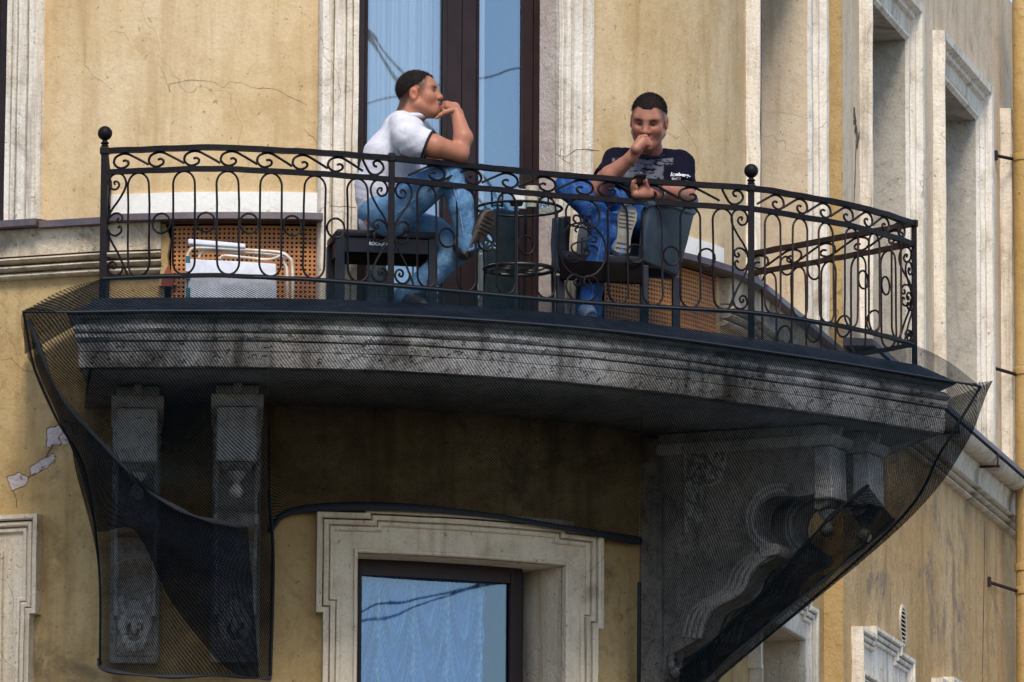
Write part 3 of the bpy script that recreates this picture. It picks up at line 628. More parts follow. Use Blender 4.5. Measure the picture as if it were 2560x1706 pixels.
def place(s, th=None):                               # rigid frame on the wall: a along the wall, o outwards
    th = wall_th(s) if th is None else th; o0 = np.array(wall_pt(s, 0, 0)); ax = np.array([math.cos(th), math.sin(th), 0]); ox = np.array([math.sin(th), -math.cos(th), 0])
    return lambda a, o, z: tuple(o0 + ax * a + ox * o + np.array([0, 0, z]))
def prism(name, prof, a0, a1, T, m, parent, smooth=35, bevel=0.006):   # profile (o, z) between a0 and a1
    bm = bmesh.new(); n = len(prof); V = [[bm.verts.new(T(a, o, z)) for o, z in prof] for a in (a0, a1)]
    bm.faces.new(V[0]); bm.faces.new(list(reversed(V[1])))
    for i in range(n): j = (i + 1) % n; bm.faces.new((V[0][i], V[1][i], V[1][j], V[0][j]))
    if bevel: bmesh.ops.bevel(bm, geom=[e for e in bm.edges], offset=bevel, segments=1, affect='EDGES')
    bmesh.ops.recalc_face_normals(bm, faces=bm.faces[:]); me = bpy.data.meshes.new(name); bm.to_mesh(me); bm.free()
    return link(name, me, m, parent, smooth)
def blob(bm, c, r, sq=(1, 1, 1), T=None, seg=8):
    mtx = [[0, 0, 0]] * 3; vs = []
    for i in range(seg // 2 + 1):
        for k in range(seg):
            a, b = math.pi * i / (seg // 2), 2 * math.pi * k / seg
            vs.append(bm.verts.new(T(c[0] + r * sq[0] * math.sin(a) * math.cos(b), c[1] + r * sq[1] * math.cos(a), c[2] + r * sq[2] * math.sin(a) * math.sin(b))))
    for i in range(seg // 2):
        for k in range(seg):
            k2 = (k + 1) % seg
            try: bm.faces.new((vs[i * seg + k], vs[i * seg + k2], vs[(i + 1) * seg + k2], vs[(i + 1) * seg + k]))
            except ValueError: pass
def leafmesh(name, items, T, m, parent):
    bm = bmesh.new()
    for c, r, sq in items: blob(bm, c, r, sq, T)
    bmesh.ops.remove_doubles(bm, verts=bm.verts[:], dist=1e-5); bmesh.ops.recalc_face_normals(bm, faces=bm.faces[:]); me = bpy.data.meshes.new(name); bm.to_mesh(me); bm.free()
    return link(name, me, m, parent, 60)
def arc(cx, cz, r, a0, a1, n=8): return [(cx + r * math.cos(R(a0 + (a1 - a0) * i / n)), cz + r * math.sin(R(a0 + (a1 - a0) * i / n))) for i in range(n + 1)]
def bracket(s, D, zfoot, label, th=None):
    T = place(s, th); z0 = ZS - HS - 0.004; m = M['bracket']; w = 0.088; H = z0 - zfoot
    # main scroll body seen from the side
    x2 = D - 0.02
    cx, cz = x2 - 0.27, z0 - 0.47
    prof = [(-0.05, z0 - 0.02), (x2 - 0.01, z0 - 0.02), (x2 - 0.01, z0 - 0.35), (x2 - 0.11, z0 - 0.36), (x2 - 0.16, z0 - 0.365)]
    prof += arc(cx, cz, 0.122, 62, 255, 14) + [(cx - 0.005, z0 - 0.60), (cx + 0.02, z0 - 0.63), (cx + 0.01, z0 - 0.665), (cx - 0.05, z0 - 0.685)]
    SQ = [(cx - 0.11, z0 - 0.70), (cx - 0.15, z0 - 0.75), (cx - 0.175, z0 - 0.81), (cx - 0.23, z0 - 0.855), (cx - 0.31, z0 - 0.885), (cx - 0.37, z0 - 0.925), (cx - 0.40, z0 - 0.985), (cx - 0.42, z0 - 1.06)]
    SQ = [(max(0.11, p), z) for p, z in SQ]; prof += SQ
    prof += [(0.09, zfoot + 0.14), (0.085, zfoot + 0.02), (-0.05, zfoot + 0.02)]
    o = prism('bracket', prof, -w, w, T, m, bal); o['label'] = label
    # cap and block below the soffit, front panel, pendant
    prism('cap', [(0.05, z0 - 0.005), (D - 0.02, z0 - 0.005), (D - 0.02, z0 - 0.055), (0.05, z0 - 0.055)], -0.105, 0.105, T, M['bracket_lit'], o)
    prism('cap', [(0.05, z0 - 0.058), (D + 0.035, z0 - 0.058), (D + 0.035, z0 - 0.085), (D + 0.01, z0 - 0.115), (0.05, z0 - 0.115)], -0.128, 0.128, T, M['bracket_lit'], o)
    prism('key_block', [(D - 0.03, z0 + 0.0), (D + 0.03, z0 - 0.004), (D + 0.015, z0 - 0.054), (D - 0.03, z0 - 0.054)], -0.02, 0.02, T, M['bracket_lit'], o, bevel=0.004)
    prism('front_panel', [(D - 0.09, z0 - 0.118), (D + 0.004, z0 - 0.118), (D + 0.012, z0 - 0.385), (D - 0.09, z0 - 0.385)], -0.098, 0.098, T, M['bracket_lit'], o, bevel=0.008)
    prism('panel_foot', [(D - 0.10, z0 - 0.386), (D - 0.005, z0 - 0.386), (D - 0.03, z0 - 0.42), (D - 0.07, z0 - 0.44), (D - 0.10, z0 - 0.43)], -0.075, 0.075, T, m, o)
    c = T(0, D - 0.06, z0 - 0.56); lathe('pendant', c, [(0.002, -0.005), (0.022, 0.0), (0.034, 0.018), (0.036, 0.036), (0.026, 0.058), (0.014, 0.07), (0.02, 0.085), (0.036, 0.1), (0.05, 0.13)], M['bracket_lit'], o, 14)
    # side volutes and raised reliefs on both flanks
    for sg in (-1, 1):
        e = sg * w
        def TT(q): return [T(e + sg * 0.004, p, z) for p, z in q]
        for rr in (0.142, 0.168): tube('volute', TT(arc(cx, cz, rr, 70, 262, 20)), 0.013, M['bracket_lit'], o, 6)
        for q_ in range(4):
            q = catmull([(max(0.06, p - 0.012 - 0.030 * q_), z + 0.004 * q_) for p, z in [(cx - 0.03, z0 - 0.65)] + SQ], 4); tube('groove_roll', TT(q), 0.013 - 0.001 * q_, M['bracket_lit'], o, 6)
        prism('lip_block', [(cx - 0.10, z0 - 0.595), (cx + 0.01, z0 - 0.605), (cx + 0.012, z0 - 0.655), (cx - 0.09, z0 - 0.67)], e - 0.002, e + sg * 0.022, T, M['bracket_lit'], o, bevel=0.006)
        x0 = D * 0.20
        prism('relief_panel', [(x0, z0 - 0.10), (x0 + 0.24, z0 - 0.075), (x0 + 0.20, z0 - 0.25), (x0 + 0.15, z0 - 0.28), (x0 + 0.09, z0 - 0.28), (x0 + 0.085, z0 - 0.46), (x0 + 0.005, z0 - 0.52)], e - 0.002, e + sg * 0.010, T, m, o, bevel=0.003)
        tube('relief_rim', TT([(x0, z0 - 0.10), (x0 + 0.24, z0 - 0.075), (x0 + 0.20, z0 - 0.25), (x0 + 0.15, z0 - 0.28), (x0 + 0.09, z0 - 0.28), (x0 + 0.085, z0 - 0.46), (x0 + 0.005, z0 - 0.52), (x0, z0 - 0.10)]), 0.012, M['bracket_lit'], o, 5)
        rnd = random.Random(3); it = []
        for k in range(72):
            a, b = rnd.random(), rnd.random()
            if k < 40: p, z = x0 + 0.02 + 0.19 * a, z0 - 0.10 - 0.15 * b
            else: p, z = x0 + 0.015 + 0.06 * a, z0 - 0.26 - 0.2 * b
            it.append(((e + sg * 0.012, p, z), rnd.uniform(0.010, 0.022), (1.0, 1, 1)))
        leafmesh('carved_foliage', it, T, M['bracket_lit'], o)
        prism('relief_panel', [(D - 0.30, z0 - 0.10), (D - 0.19, z0 - 0.09), (D - 0.19, z0 - 0.17), (D - 0.24, z0 - 0.17)], e - 0.002, e + sg * 0.01, T, m, o, bevel=0.003)
    # back plate against the wall with mask-like leaf ornament at the foot
    prism('back_plate', [(-0.09, z0 - 0.14), (0.05, z0 - 0.14), (0.055, zfoot), (-0.09, zfoot)], -0.122, 0.122, T, m, o)
    for sg in (-1, 1): prism('plate_edge', [(0.05, z0 - 0.3), (0.075, z0 - 0.3), (0.078, zfoot - 0.01), (0.05, zfoot - 0.01)], sg * 0.102 - 0.016, sg * 0.102 + 0.016, T, m, o, bevel=0.005)
    prism('plate_edge', [(0.05, zfoot + 0.02), (0.079, zfoot + 0.02), (0.079, zfoot - 0.012), (0.05, zfoot - 0.012)], -0.116, 0.116, T, m, o, bevel=0.005)
    it = []
    for k in range(9):
        a = R(-80 + 20 * k); cx, cz = 0.062 * math.sin(a), zfoot + 0.16 + 0.075 * math.cos(a); it.append(((cx, 0.10, cz), 0.032, (0.75, 0.8, 1.25)))
    for k in range(7):
        a = R(100 + 27 * k); it.append(((0.055 * math.sin(a), 0.10, zfoot + 0.15 + 0.085 * math.cos(a)), 0.026, (0.8, 0.9, 1.1)))
    it += [((0, 0.125, zfoot + 0.17), 0.03, (0.6, 1, 1.6)), ((-0.03, 0.12, zfoot + 0.19), 0.019, (1, 1, 0.8)), ((0.03, 0.12, zfoot + 0.19), 0.019, (1, 1, 0.8)), ((0, 0.12, zfoot + 0.07), 0.028, (1, 1, 0.9)), ((0, 0.10, zfoot + 0.27), 0.03, (1.5, 1, 1))]
    rm = random.Random(11)
    for k in range(16): it.append(((rm.uniform(-0.07, 0.07), 0.105, zfoot + rm.uniform(0.05, 0.30)), rm.uniform(0.012, 0.022), (0.8, 1, 1.3)))
    leafmesh('leaf_mask', it, T, M['bracket_lit'], o)
    return o
zf = HW(330, 1652, 0.07)[1]
dL, dR = 0.73, 0.97
bracket(s_(337, 1500), dL, zf, 'leftmost bracket of the balcony', R(3.2)); bracket(s_(588, 1500), dL, zf, 'second bracket from the left', R(2.2))
bracket(s_(1642, 1500), 1.0, zf, 'bracket right of the lower window', R(64.5)); bracket(s_(1722, 1500), 1.03, zf, 'rightmost bracket of the balcony', R(65.5))

# ------------------------------------------------------------------ wrought iron railing
rail = thing('balcony_railing', 'black wrought iron railing with scrolls, loops and ball finials', 'railing', tuple(A(1250, 780, 38.9)))
rp = [atz(u, v, ZR)[:2] for u, v in ((262, 372), (530, 363), (800, 376), (978, 390), (1250, 417), (1450, 436), (1700, 453), (1878, 465), (2050, 493), (2170, 518), (2285, 554))]
RP = np.array(catmull(rp, 24)); RA = np.concatenate([[0], np.cumsum(np.linalg.norm(np.diff(RP, axis=0), axis=1))])
RET = np.array([RP[-1], atz(1822, 640, ZR)[:2]]); RETL = np.linalg.norm(RET[1] - RET[0])
LRET = np.array([RP[0], wall_xy(s_(268, 640))])
def front_pt(a, h, off=0.0):
    x = np.interp(a, RA, RP[:, 0]); y = np.interp(a, RA, RP[:, 1]); return np.array([x, y + off, ZB + h])
def ret_pt(a, h, off=0.0): p = RET[0] + (RET[1] - RET[0]) * (a / RETL); return np.array([p[0], p[1], ZB + h])
def lret_pt(a, h, off=0.0): p = LRET[0] + (LRET[1] - LRET[0]) * (a / np.linalg.norm(LRET[1] - LRET[0])); return np.array([p[0], p[1], ZB + h])
HT = ZR - ZB; HM = HT - 0.118
us = [projuv(front_pt(a, 0.3))[0] for a in RA]
def ua(u): return float(np.interp(u, us, RA))
def bar(name, fn, a0, a1, h, w, t, m, n=None):
    n = n or max(2, int(abs(a1 - a0) / 0.06)); P = [fn(a0 + (a1 - a0) * i / n, h + 0.0025 * wobble(a0 + (a1 - a0) * i / n * 3, h, 1)) for i in range(n + 1)]
    return tube(name, P, w * 0.7071, m, rail, 4, smooth=25, flat=t / w, up=(0, 0, 1))
aE = RA[-1]
for fn, a1 in ((front_pt, aE), (ret_pt, RETL), (lret_pt, np.linalg.norm(LRET[1] - LRET[0]))):
    m = M['iron'] if fn is front_pt else M['rust']
    bar('top_rail', fn, 0, a1, HT - 0.013, 0.026, 0.034, m); bar('middle_rail', fn, 0, a1, HM, 0.026, 0.022, m); bar('bottom_rail', fn, 0, a1, 0.0, 0.02, 0.022, m)
def post(p, ball, w=0.017, top=0.0, hb=0.24):
    p = np.array(p); z0 = ZB - hb; z1 = ZB + HT + 0.008 + top
    o = boxes('post', [((p[0], p[1], (z0 + z1) / 2), (w, 0, 0), (0, w, 0), (0, 0, (z1 - z0) / 2))], M['iron'], rail, 0.003)
    boxes('collar', [((p[0], p[1], ZB + HT - 0.012), (w + 0.006, 0, 0), (0, w + 0.006, 0), (0, 0, 0.016))], M['iron'], o, 0.003)
    if ball:
        pr = [(0.012, 0), (0.02, 0.006), (0.014, 0.014), (0.022, 0.02), (0.012, 0.032), (0.011, 0.038)] + [(0.036 * math.sin(a), 0.07 - 0.036 * math.cos(a)) for a in np.linspace(0.35, 3.1, 12)]
        lathe('ball_finial', (p[0], p[1], z1 - 0.002), pr, M['iron'], o, 18)
A1, A2, A3, A4 = 0.0, ua(978), ua(1878), aE
post(front_pt(A1, 0)[:2], True); post(front_pt(A2, 0)[:2], False, 0.016, 0.006); post(front_pt(A3, 0)[:2], True, 0.016); post(front_pt(A4, 0)[:2], False, 0.014); post(LRET[1] + (LRET[0] - LRET[1]) * 0.05, False, 0.014); post(RET[1], False, 0.012)
def orn(name, fn, pts, r=0.0062, closed=False, m=None, sub=4, rj=0.0):
    q = catmull(pts, sub, closed) if sub > 1 else pts
    return tube(name, [fn(a, h) for a, h in q], r, m or M['iron'], rail, 5, closed, smooth=60)
SCR = [(.257, .477), (.335, .53), (.414, .42), (.40, .22), (.30, .08), (.19, .04), (.07, .16), (0, .41), (.043, .727), (.17, .90), (.30, .96), (.43, .90), (.557, .76), (.80, .46), (1.0, .20)]
def frieze(fn, a0, a1, n, flip, m=None):
    p = (a1 - a0) / n; h0, h1 = HM + 0.014, HT - 0.026
    for i in range(n):
        b = a0 + i * p; rnd = random.Random(int(abs(b) * 997)); j = rnd.uniform(-0.02, 0.02)
        pts = [(b + (1 - x if flip else x) * p * (1 + j), h0 + y * (h1 - h0)) for x, y in SCR]
        orn('scroll', fn, pts, 0.0065, m=m)
def closing(fn, a, w, flip, m=None):                 # last mirrored curl against a post
    h0, h1 = HM + 0.014, HT - 0.026; pts = [(0.0, .95), (.15, .55), (.35, .12), (.6, .03), (.85, .2), (1, .5), (.9, .82), (.7, .93), (.52, .8), (.56, .6), (.68, .56)]
    orn('scroll', fn, [(a + (1 - x if flip else x) * w, h0 + y * (h1 - h0)) for x, y in pts], 0.0065, m=m)
def oval(fn, a, w, m=None, h0=0.006, h1=None):
    h1 = (h1 or HM) - 0.010; r = w / 2; rv = r * 1.15; rnd = random.Random(int(a * 991)); k = rnd.uniform(-0.004, 0.004)
    pts = [(a + k + r * math.cos(t), h1 - rv + rv * math.sin(t)) for t in np.linspace(0, math.pi, 12)] + [(a - r, h1 - rv - (h1 - h0 - 2 * rv) * q) for q in (0.25, 0.5, 0.75)] + [(a - k + r * math.cos(t), h0 + rv + rv * math.sin(t)) for t in np.linspace(math.pi, 2 * math.pi, 12)] + [(a + r, h0 + rv + (h1 - h0 - 2 * rv) * q) for q in (0.25, 0.5, 0.75)]
    orn('loop', fn, pts, 0.0058, True, m, 1)
def ring(fn, a, h, r, m=None): orn('ring', fn, [(a + r * math.cos(t), h + r * 1.08 * math.sin(t)) for t in np.linspace(0, 2 * math.pi, 20, endpoint=False)], 0.0058, True, m, 1)
LY = [[(175, 465), (165, 432), (205, 435), (222, 475), (180, 515), (120, 495), (100, 430), (130, 370), (190, 345), (260, 365), (300, 440), (285, 520), (215, 635), (140, 730), (92, 830), (88, 930), (130, 1050), (215, 1190), (275, 1310), (330, 1430)],
      [(225, 820), (205, 845), (225, 868), (255, 850), (262, 805), (220, 770), (160, 775), (110, 815), (92, 860)], [(215, 930), (235, 905), (255, 930), (245, 975), (185, 1008), (125, 985), (98, 935)],
      [(160, 1320), (150, 1342), (180, 1358), (200, 1320), (170, 1285), (125, 1295), (102, 1350), (130, 1405), (190, 1432), (250, 1410), (278, 1355), (282, 1310)]]
def lyre(fn, a, sg, m=None, sc=0.000441):
    for q in LY: orn('scroll', fn, [(a + sg * (0.018 + (x - 90) * sc), (1450 - y) * sc * (HM - 0.012) / (1105 * 0.000441) + 0.004) for x, y in q], 0.0058, m=m, sub=3)
# panel between first and second post
frieze(front_pt, ua(283), ua(283) + 7 * (ua(905) - ua(283)) / 7.0, 7, False); closing(front_pt, ua(905), ua(958) - ua(905), False)
lyre(front_pt, A1, 1); lyre(front_pt, A2, -1)
for c in (347, 460, 570, 677, 786, 895): oval(front_pt, ua(c), 0.108)
for c in (404, 515, 623, 731, 840): ring(front_pt, ua(c), 0.262, 0.045)
# panel between second and third post, with the round medallion
frieze(front_pt, ua(1020), ua(1480), 5, True); frieze(front_pt, ua(1495), ua(1800), 3, False); closing(front_pt, ua(1805), ua(1858) - ua(1805), False)
lyre(front_pt, A2, 1); lyre(front_pt, A3, -1)
for c in (1067, 1166, 1266, 1365, 1545, 1631, 1726, 1808): oval(front_pt, ua(c), 0.104)
for c in (1117, 1215, 1316, 1589, 1679, 1767): ring(front_pt, ua(c), 0.262, 0.043)
am = ua(1456); ring(front_pt, am, 0.262, 0.128)
for q in ([(-.03, .14), (-.04, .165), (-.01, .185), (.03, .165), (.05, .12), (.02, .08), (-.03, .06), (-.06, .02), (-.04, -.03), (0, -.05), (.035, -.03), (.03, .01), (0, .015)], [(.0, .1), (-.002, .0), (-.004, -.09)],
          [(-.06, -.06), (-.075, -.045), (-.09, -.065), (-.07, -.1), (-.03, -.1), (0, -.06), (.015, .0), (.04, .04), (.075, .03), (.08, .0)], [(.04, .1), (.055, .12), (.075, .105), (.07, .075), (.045, .075)]):
    orn('scroll', front_pt, [(am + x, 0.262 + y * 0.62) for x, y in q], 0.005)
for sg in (-1, 1):
    orn('scroll', front_pt, [(am + sg * x, y) for x, y in ((.03, .115), (.045, .095), (.03, .08), (.01, .095), (.015, .125), (.045, .135), (.08, .11), (.085, .06), (.06, .02), (.03, .005))], 0.0056)
    orn('scroll', front_pt, [(am + sg * x, HM - 0.012 - y) for x, y in ((.035, .115), (.05, .10), (.04, .08), (.015, .085), (.01, .115), (.04, .135), (.08, .115), (.09, .06), (.07, .02), (.04, .0))], 0.0056)
# panel between third and fourth post
frieze(front_pt, ua(1893), ua(2262), 7, True, M['rust']); lyre(front_pt, A4, -1, sc=0.00036)
for c in (1932, 2000, 2066, 2129, 2186, 2241): oval(front_pt, ua(c), 0.104, M['rust'])
for c in (1966, 2034, 2158, 2214): ring(front_pt, ua(c), 0.262, 0.043)
# return panel to the wall
frieze(ret_pt, 0.08, RETL - 0.05, 5, False, M['rust']); lyre(ret_pt, 0.0, 1, M['rust'])
for k in range(5): oval(ret_pt, 0.19 + k * 0.225, 0.11, M['rust'], 0.006, HM)
for k in range(4): ring(ret_pt, 0.30 + k * 0.225, 0.16, 0.052, M['rust'])

# ------------------------------------------------------------------ debris net hung round the balcony
netT = thing('debris_net', 'dark mesh safety net wrapped under the balcony and its brackets', 'net', tuple(A(1250, 1280, 39.3)))
def sheet_net(name, cols, m, sub=6, rs=8, sag=0.0, label=None, uvs=1.0, lin=False):
    """cols: control columns, each a list of 3D points from top edge to bottom edge"""
    nr = len(cols[0]); dense = [catmull(c, rs) if not lin else [np.array(c[i]) + (np.array(c[i + 1]) - np.array(c[i])) * k / rs for i in range(nr - 1) for k in range(rs)] + [np.array(c[-1])] for c in cols]
    rows = []
    for i in range(len(dense[0])): rows.append(catmull([d[i] for d in dense], sub))
    nR, nC = len(rows), len(rows[0]); rnd = random.Random(5)
    for i in range(nR):
        for j in range(nC):
            p = rows[i][j]; e = min(i, nR - 1 - i) / nR * 2
            w = sag * e * (math.sin(j * 0.35 + i * 0.22) + 0.6 * math.sin(j * 0.83 - i * 0.31 + 1) + 0.4 * math.sin(j * 0.13 + i * 0.9)); rows[i][j] = p + np.array([0.3 * w, w, 0.4 * w])
    U = np.cumsum([0] + [np.linalg.norm(rows[nR // 3][j + 1] - rows[nR // 3][j]) for j in range(nC - 1)]); V = np.cumsum([0] + [np.linalg.norm(rows[i + 1][nC // 2] - rows[i][nC // 2]) for i in range(nR - 1)])
    o = grid(name, rows, m, netT, 180, label, uvs=[[(U[j], V[i]) for j in range(nC)] for i in range(nR)])
    return o, rows
EDGE = ((62, 782), (168, 783), (400, 780), (700, 782), (1000, 791), (1250, 806), (1500, 827), (1700, 851), (1900, 879), (2100, 909), (2390, 958), (2455, 966))
def outw(p, q=0.035):
    c = np.array([WCX, WCY]); n = (p[:2] - c) / np.linalg.norm(p[:2] - c); return np.array([p[0] + n[0] * q * 0.6, p[1] + n[1] * q - 0.012, p[2]])
ED = [outw(atz(u, v, ZS)) for u, v in EDGE[:-1]] + [atz(2452, 966, ZS)]
# skirt from the bottom rail to the slab edge
sk_u = (262, 275, 420, 700, 1000, 1250, 1500, 1700, 1878, 2060, 2250, 2285)
cols = []
for (u, e) in zip(sk_u, ED): cols.append([front_pt(ua(u), -0.002, -0.012), (front_pt(ua(u), -0.002, -0.012) * 0.5 + e * 0.5) + np.array([0, -0.03, 0.02]), e])
o, rows = sheet_net('net_skirt', cols, M['net_thin'], 9, 6, 0.007); tube('net_cord', [p + np.array([0, -0.006, 0]) for p in rows[0]], 0.006, M['net_hem'], netT, 5)
tube('net_cord', [p + np.array([0, -0.008, -0.004]) for p in rows[-1]], 0.006, M['net_hem'], netT, 5)
wl0, wl1 = W3(150, 690, 0.02), W3(95, 770, 0.02)
sheet_net('net_side', [[front_pt(0, 0, -0.01), ED[0]], [np.array(wall_pt(s_(268, 690), 0.03, ZB)), np.array(wall_pt(s_(70, 770), 0.03, ZS + 0.02))]], M['net_dense'], 6, 6, 0.004)
# bag under the balcony
def under(e, t=0.005, dz=-HS - 0.02):
    p = np.array(e); c = np.array([WCX, WCY]); n = (c - p[:2]) / np.linalg.norm(c - p[:2]); return np.array([p[0] + n[0] * t, p[1] + n[1] * t, p[2] + dz])
cols = []
def colm(e, mids, foot): cols.append([e, (e + mids[0]) / 2 if False else e * 0.5 + mids[0] * 0.5] + mids + [foot])
eL, eR = ED[0], ED[-1]
cols.append([np.array(wall_pt(s_(75, 775), 0.02, ZS)), W3(92, 930, 0.02), W3(150, 1060, 0.02), W3(215, 1190, 0.02), W3(246, 1420, 0.02), W3(248, 1650, 0.02)])
cols.append([eL, A(88, 925, 38.35), A(150, 1060, 38.6), A(212, 1180, 38.85), A(247, 1420, 39.2), A(250, 1655, 39.3)])
def fb(e): return under(e)
for i, (mu, mv, mY, bu, bv, bY) in ((1, (200, 1120, 38.45, 262, 1676, 39.12)), (2, (400, 1180, 38.35, 400, 1692, 39.05))):
    b = fb(ED[i]); cols.append([ED[i], b, A(mu, mv - 40, mY), A(mu, mv + 60, mY + 0.1), A(bu, bv - 250, bY - 0.05), A(bu, bv, bY)])
e = outw(atz(560, 781, ZS)); cols.append([e, fb(e), A(560, 1150, 38.38), A(570, 1260, 38.55), A(590, 1450, 39.0), A(570, 1690, 39.1)])
e = outw(atz(650, 782, ZS)); cols.append([e, fb(e), A(668, 1120, 38.45), A(668, 1240, 38.65), A(672, 1450, 39.1), A(664, 1698, 39.15)])
e = outw(atz(672, 782, ZS)); cols.append([e, fb(e), A(670, 1090, 38.8), A(672, 1200, 39.1), W3(682, 1400, 0.03), W3(676, 1690, 0.03)])
bagL = cols
cols = []
e = outw(atz(672, 782, ZS)); cols.append([e, fb(e), A(670, 1090, 38.8), W3(672, 1330, 0.03)])
for u, v, hu, hv in ((740, 782, 735, 1276), (1000, 791, 960, 1266), (1250, 806, 1200, 1285), (1450, 822, 1430, 1322), (1600, 839, 1598, 1352)):
    e = outw(atz(u, v, ZS)); b = fb(e); h = W3(hu, hv, 0.085 if 760 < hu < 1520 else 0.03); cols.append([e, b, b * 0.5 + h * 0.5 + np.array([0, 0, -0.03]), h])
bagC = cols
cols = []
e = outw(atz(1600, 839, ZS)); b = fb(e); cols.append([e, b, b * 0.5 + W3(1598, 1400, 0.05) * 0.5, W3(1596, 1760, 0.04)])
for u, v, mu, mv, md, hu, hv, hd in ((1700, 851, 1700, 1330, 0.62, 1615, 1790, 0.12), (1900, 879, 1900, 1290, 0.92, 1650, 1790, 0.14), (2100, 909, 2060, 1300, 1.08, 1680, 1780, 0.16), (2390, 958, 2215, 1330, 1.06, 1700, 1770, 0.16)):
    e = outw(atz(u, v, ZS)); cols.append([e, fb(e), W3(mu, mv, md), W3(hu, hv, hd)])
cols.append([eR, A(2352, 1130, 40.5), W3(2225, 1325, 0.9), W3(1720, 1760, 0.14)])
cols.append([np.array(wall_pt(sWR, 0.05, ZS)), np.array(wall_pt(sWR - 0.1, 0.05, ZS - 0.3)), W3(2000, 1380, 0.06), W3(1760, 1760, 0.04)])
bagR = cols
oL, rl = sheet_net('net_bag', bagL, M['net_bag'], 7, 6, 0.010, 'net bag round the two left brackets'); oC, rc = sheet_net('net_sling', bagC, M['net'], 7, 7, 0.006); oR, rr_ = sheet_net('net_bag', bagR, M['net_bag'], 7, 8, 0.009, 'net bag round the two right brackets')
tube('net_hem', [p + np.array([0, -0.01, 0]) for p in rl[-1]], [0.009 + 0.004 * math.sin(i * 0.9) for i in range(len(rl[-1]))], M['net_hem'], netT, 6); tube('net_hem', [p + np.array([0, -0.012, -0.004]) for p in rc[-1]], [0.014 + 0.01 * math.sin(i * 0.13) ** 2 for i in range(len(rc[-1]))], M['net_hem'], netT, 6)
tube('net_hem', [r_[-1] for r_ in rl[19:]], 0.009, M['net_hem'], netT, 6); tube('net_hem', [r_[7] for r_ in rl], 0.006, M['net_hem'], netT, 6); tube('net_hem', [r_[0] for r_ in rr_[20:]], 0.010, M['net_hem'], netT, 6)
tube('net_hem', [r_[-8] for r_ in rr_], 0.007, M['net_hem'], netT, 6)
# second layer with a drooping edge on the left bag
cols = [[A(72, 800, 38.0), A(92, 920, 38.2), A(140, 1030, 38.4), A(190, 1140, 38.6), A(240, 1330, 38.9)]]
for tu, tv, tY, bu, bv, bY in ((150, 985, 38.15, 262, 1330, 38.7), (270, 1125, 38.35, 340, 1330, 38.65), (370, 1225, 38.45, 420, 1490, 38.8), (470, 1285, 38.5, 500, 1600, 38.9), (560, 1310, 38.6, 580, 1680, 38.95), (620, 1318, 38.7, 648, 1694, 39.1)):
    t, b = A(tu, tv, tY), A(bu, bv, bY); cols.append([t, t * 0.72 + b * 0.28 + np.array([0, -0.03, 0]), t * 0.45 + b * 0.55 + np.array([0, -0.035, 0]), t * 0.2 + b * 0.8 + np.array([0, -0.02, 0]), b])
o2, r2 = sheet_net('net_overlap', cols, M['net_dense'], 8, 6, 0.008); tube('net_hem', [p + np.array([0, -0.012, 0]) for p in r2[0]], [0.010 + 0.005 * math.sin(i * 0.7) * math.sin(i * 0.23) for i in range(len(r2[0]))], M['net_hem'], netT, 6)
# folded strip and frayed border on the right bag
cols = []
for tu, tv, td, bu, bv, bd in ((2170, 1215, 1.12, 2235, 1300, 1.02), (2080, 1290, 1.08, 2140, 1385, 0.95), (1990, 1390, 0.9, 2040, 1465, 0.8), (1890, 1500, 0.65, 1900, 1580, 0.58), (1780, 1605, 0.38, 1770, 1690, 0.32), (1700, 1680, 0.22, 1690, 1760, 0.2)):
    cols.append([W3(tu, tv, td), W3((tu + bu) / 2, (tv + bv) / 2, (td + bd) / 2 + 0.02), W3(bu, bv, bd)])
o3, r3 = sheet_net('net_overlap', cols, M['net_dense'], 7, 4, 0.004); 
for q in (0, -1): tube('net_hem', [p + np.array([0, -0.01, 0]) for p in r3[q]], [0.009 + 0.004 * math.sin(i * 1.1) for i in range(len(r3[q]))], M['net_hem'], netT, 6)
fr = []; rnd = random.Random(8)
for i in range(len(r3[-1]) * 3 - 3):
    t = i / 3; k = int(t); p = r3[-1][k] * (1 - t + k) + r3[-1][min(k + 1, len(r3[-1]) - 1)] * (t - k); L = rnd.uniform(0.02, 0.06); fr.append(([p, p + np.array([0.5 * L, -0.2 * L, -0.75 * L])], 0.0022, False))
tubes('frayed_threads', fr, M['net_hem'], netT, 4)['kind'] = 'stuff'

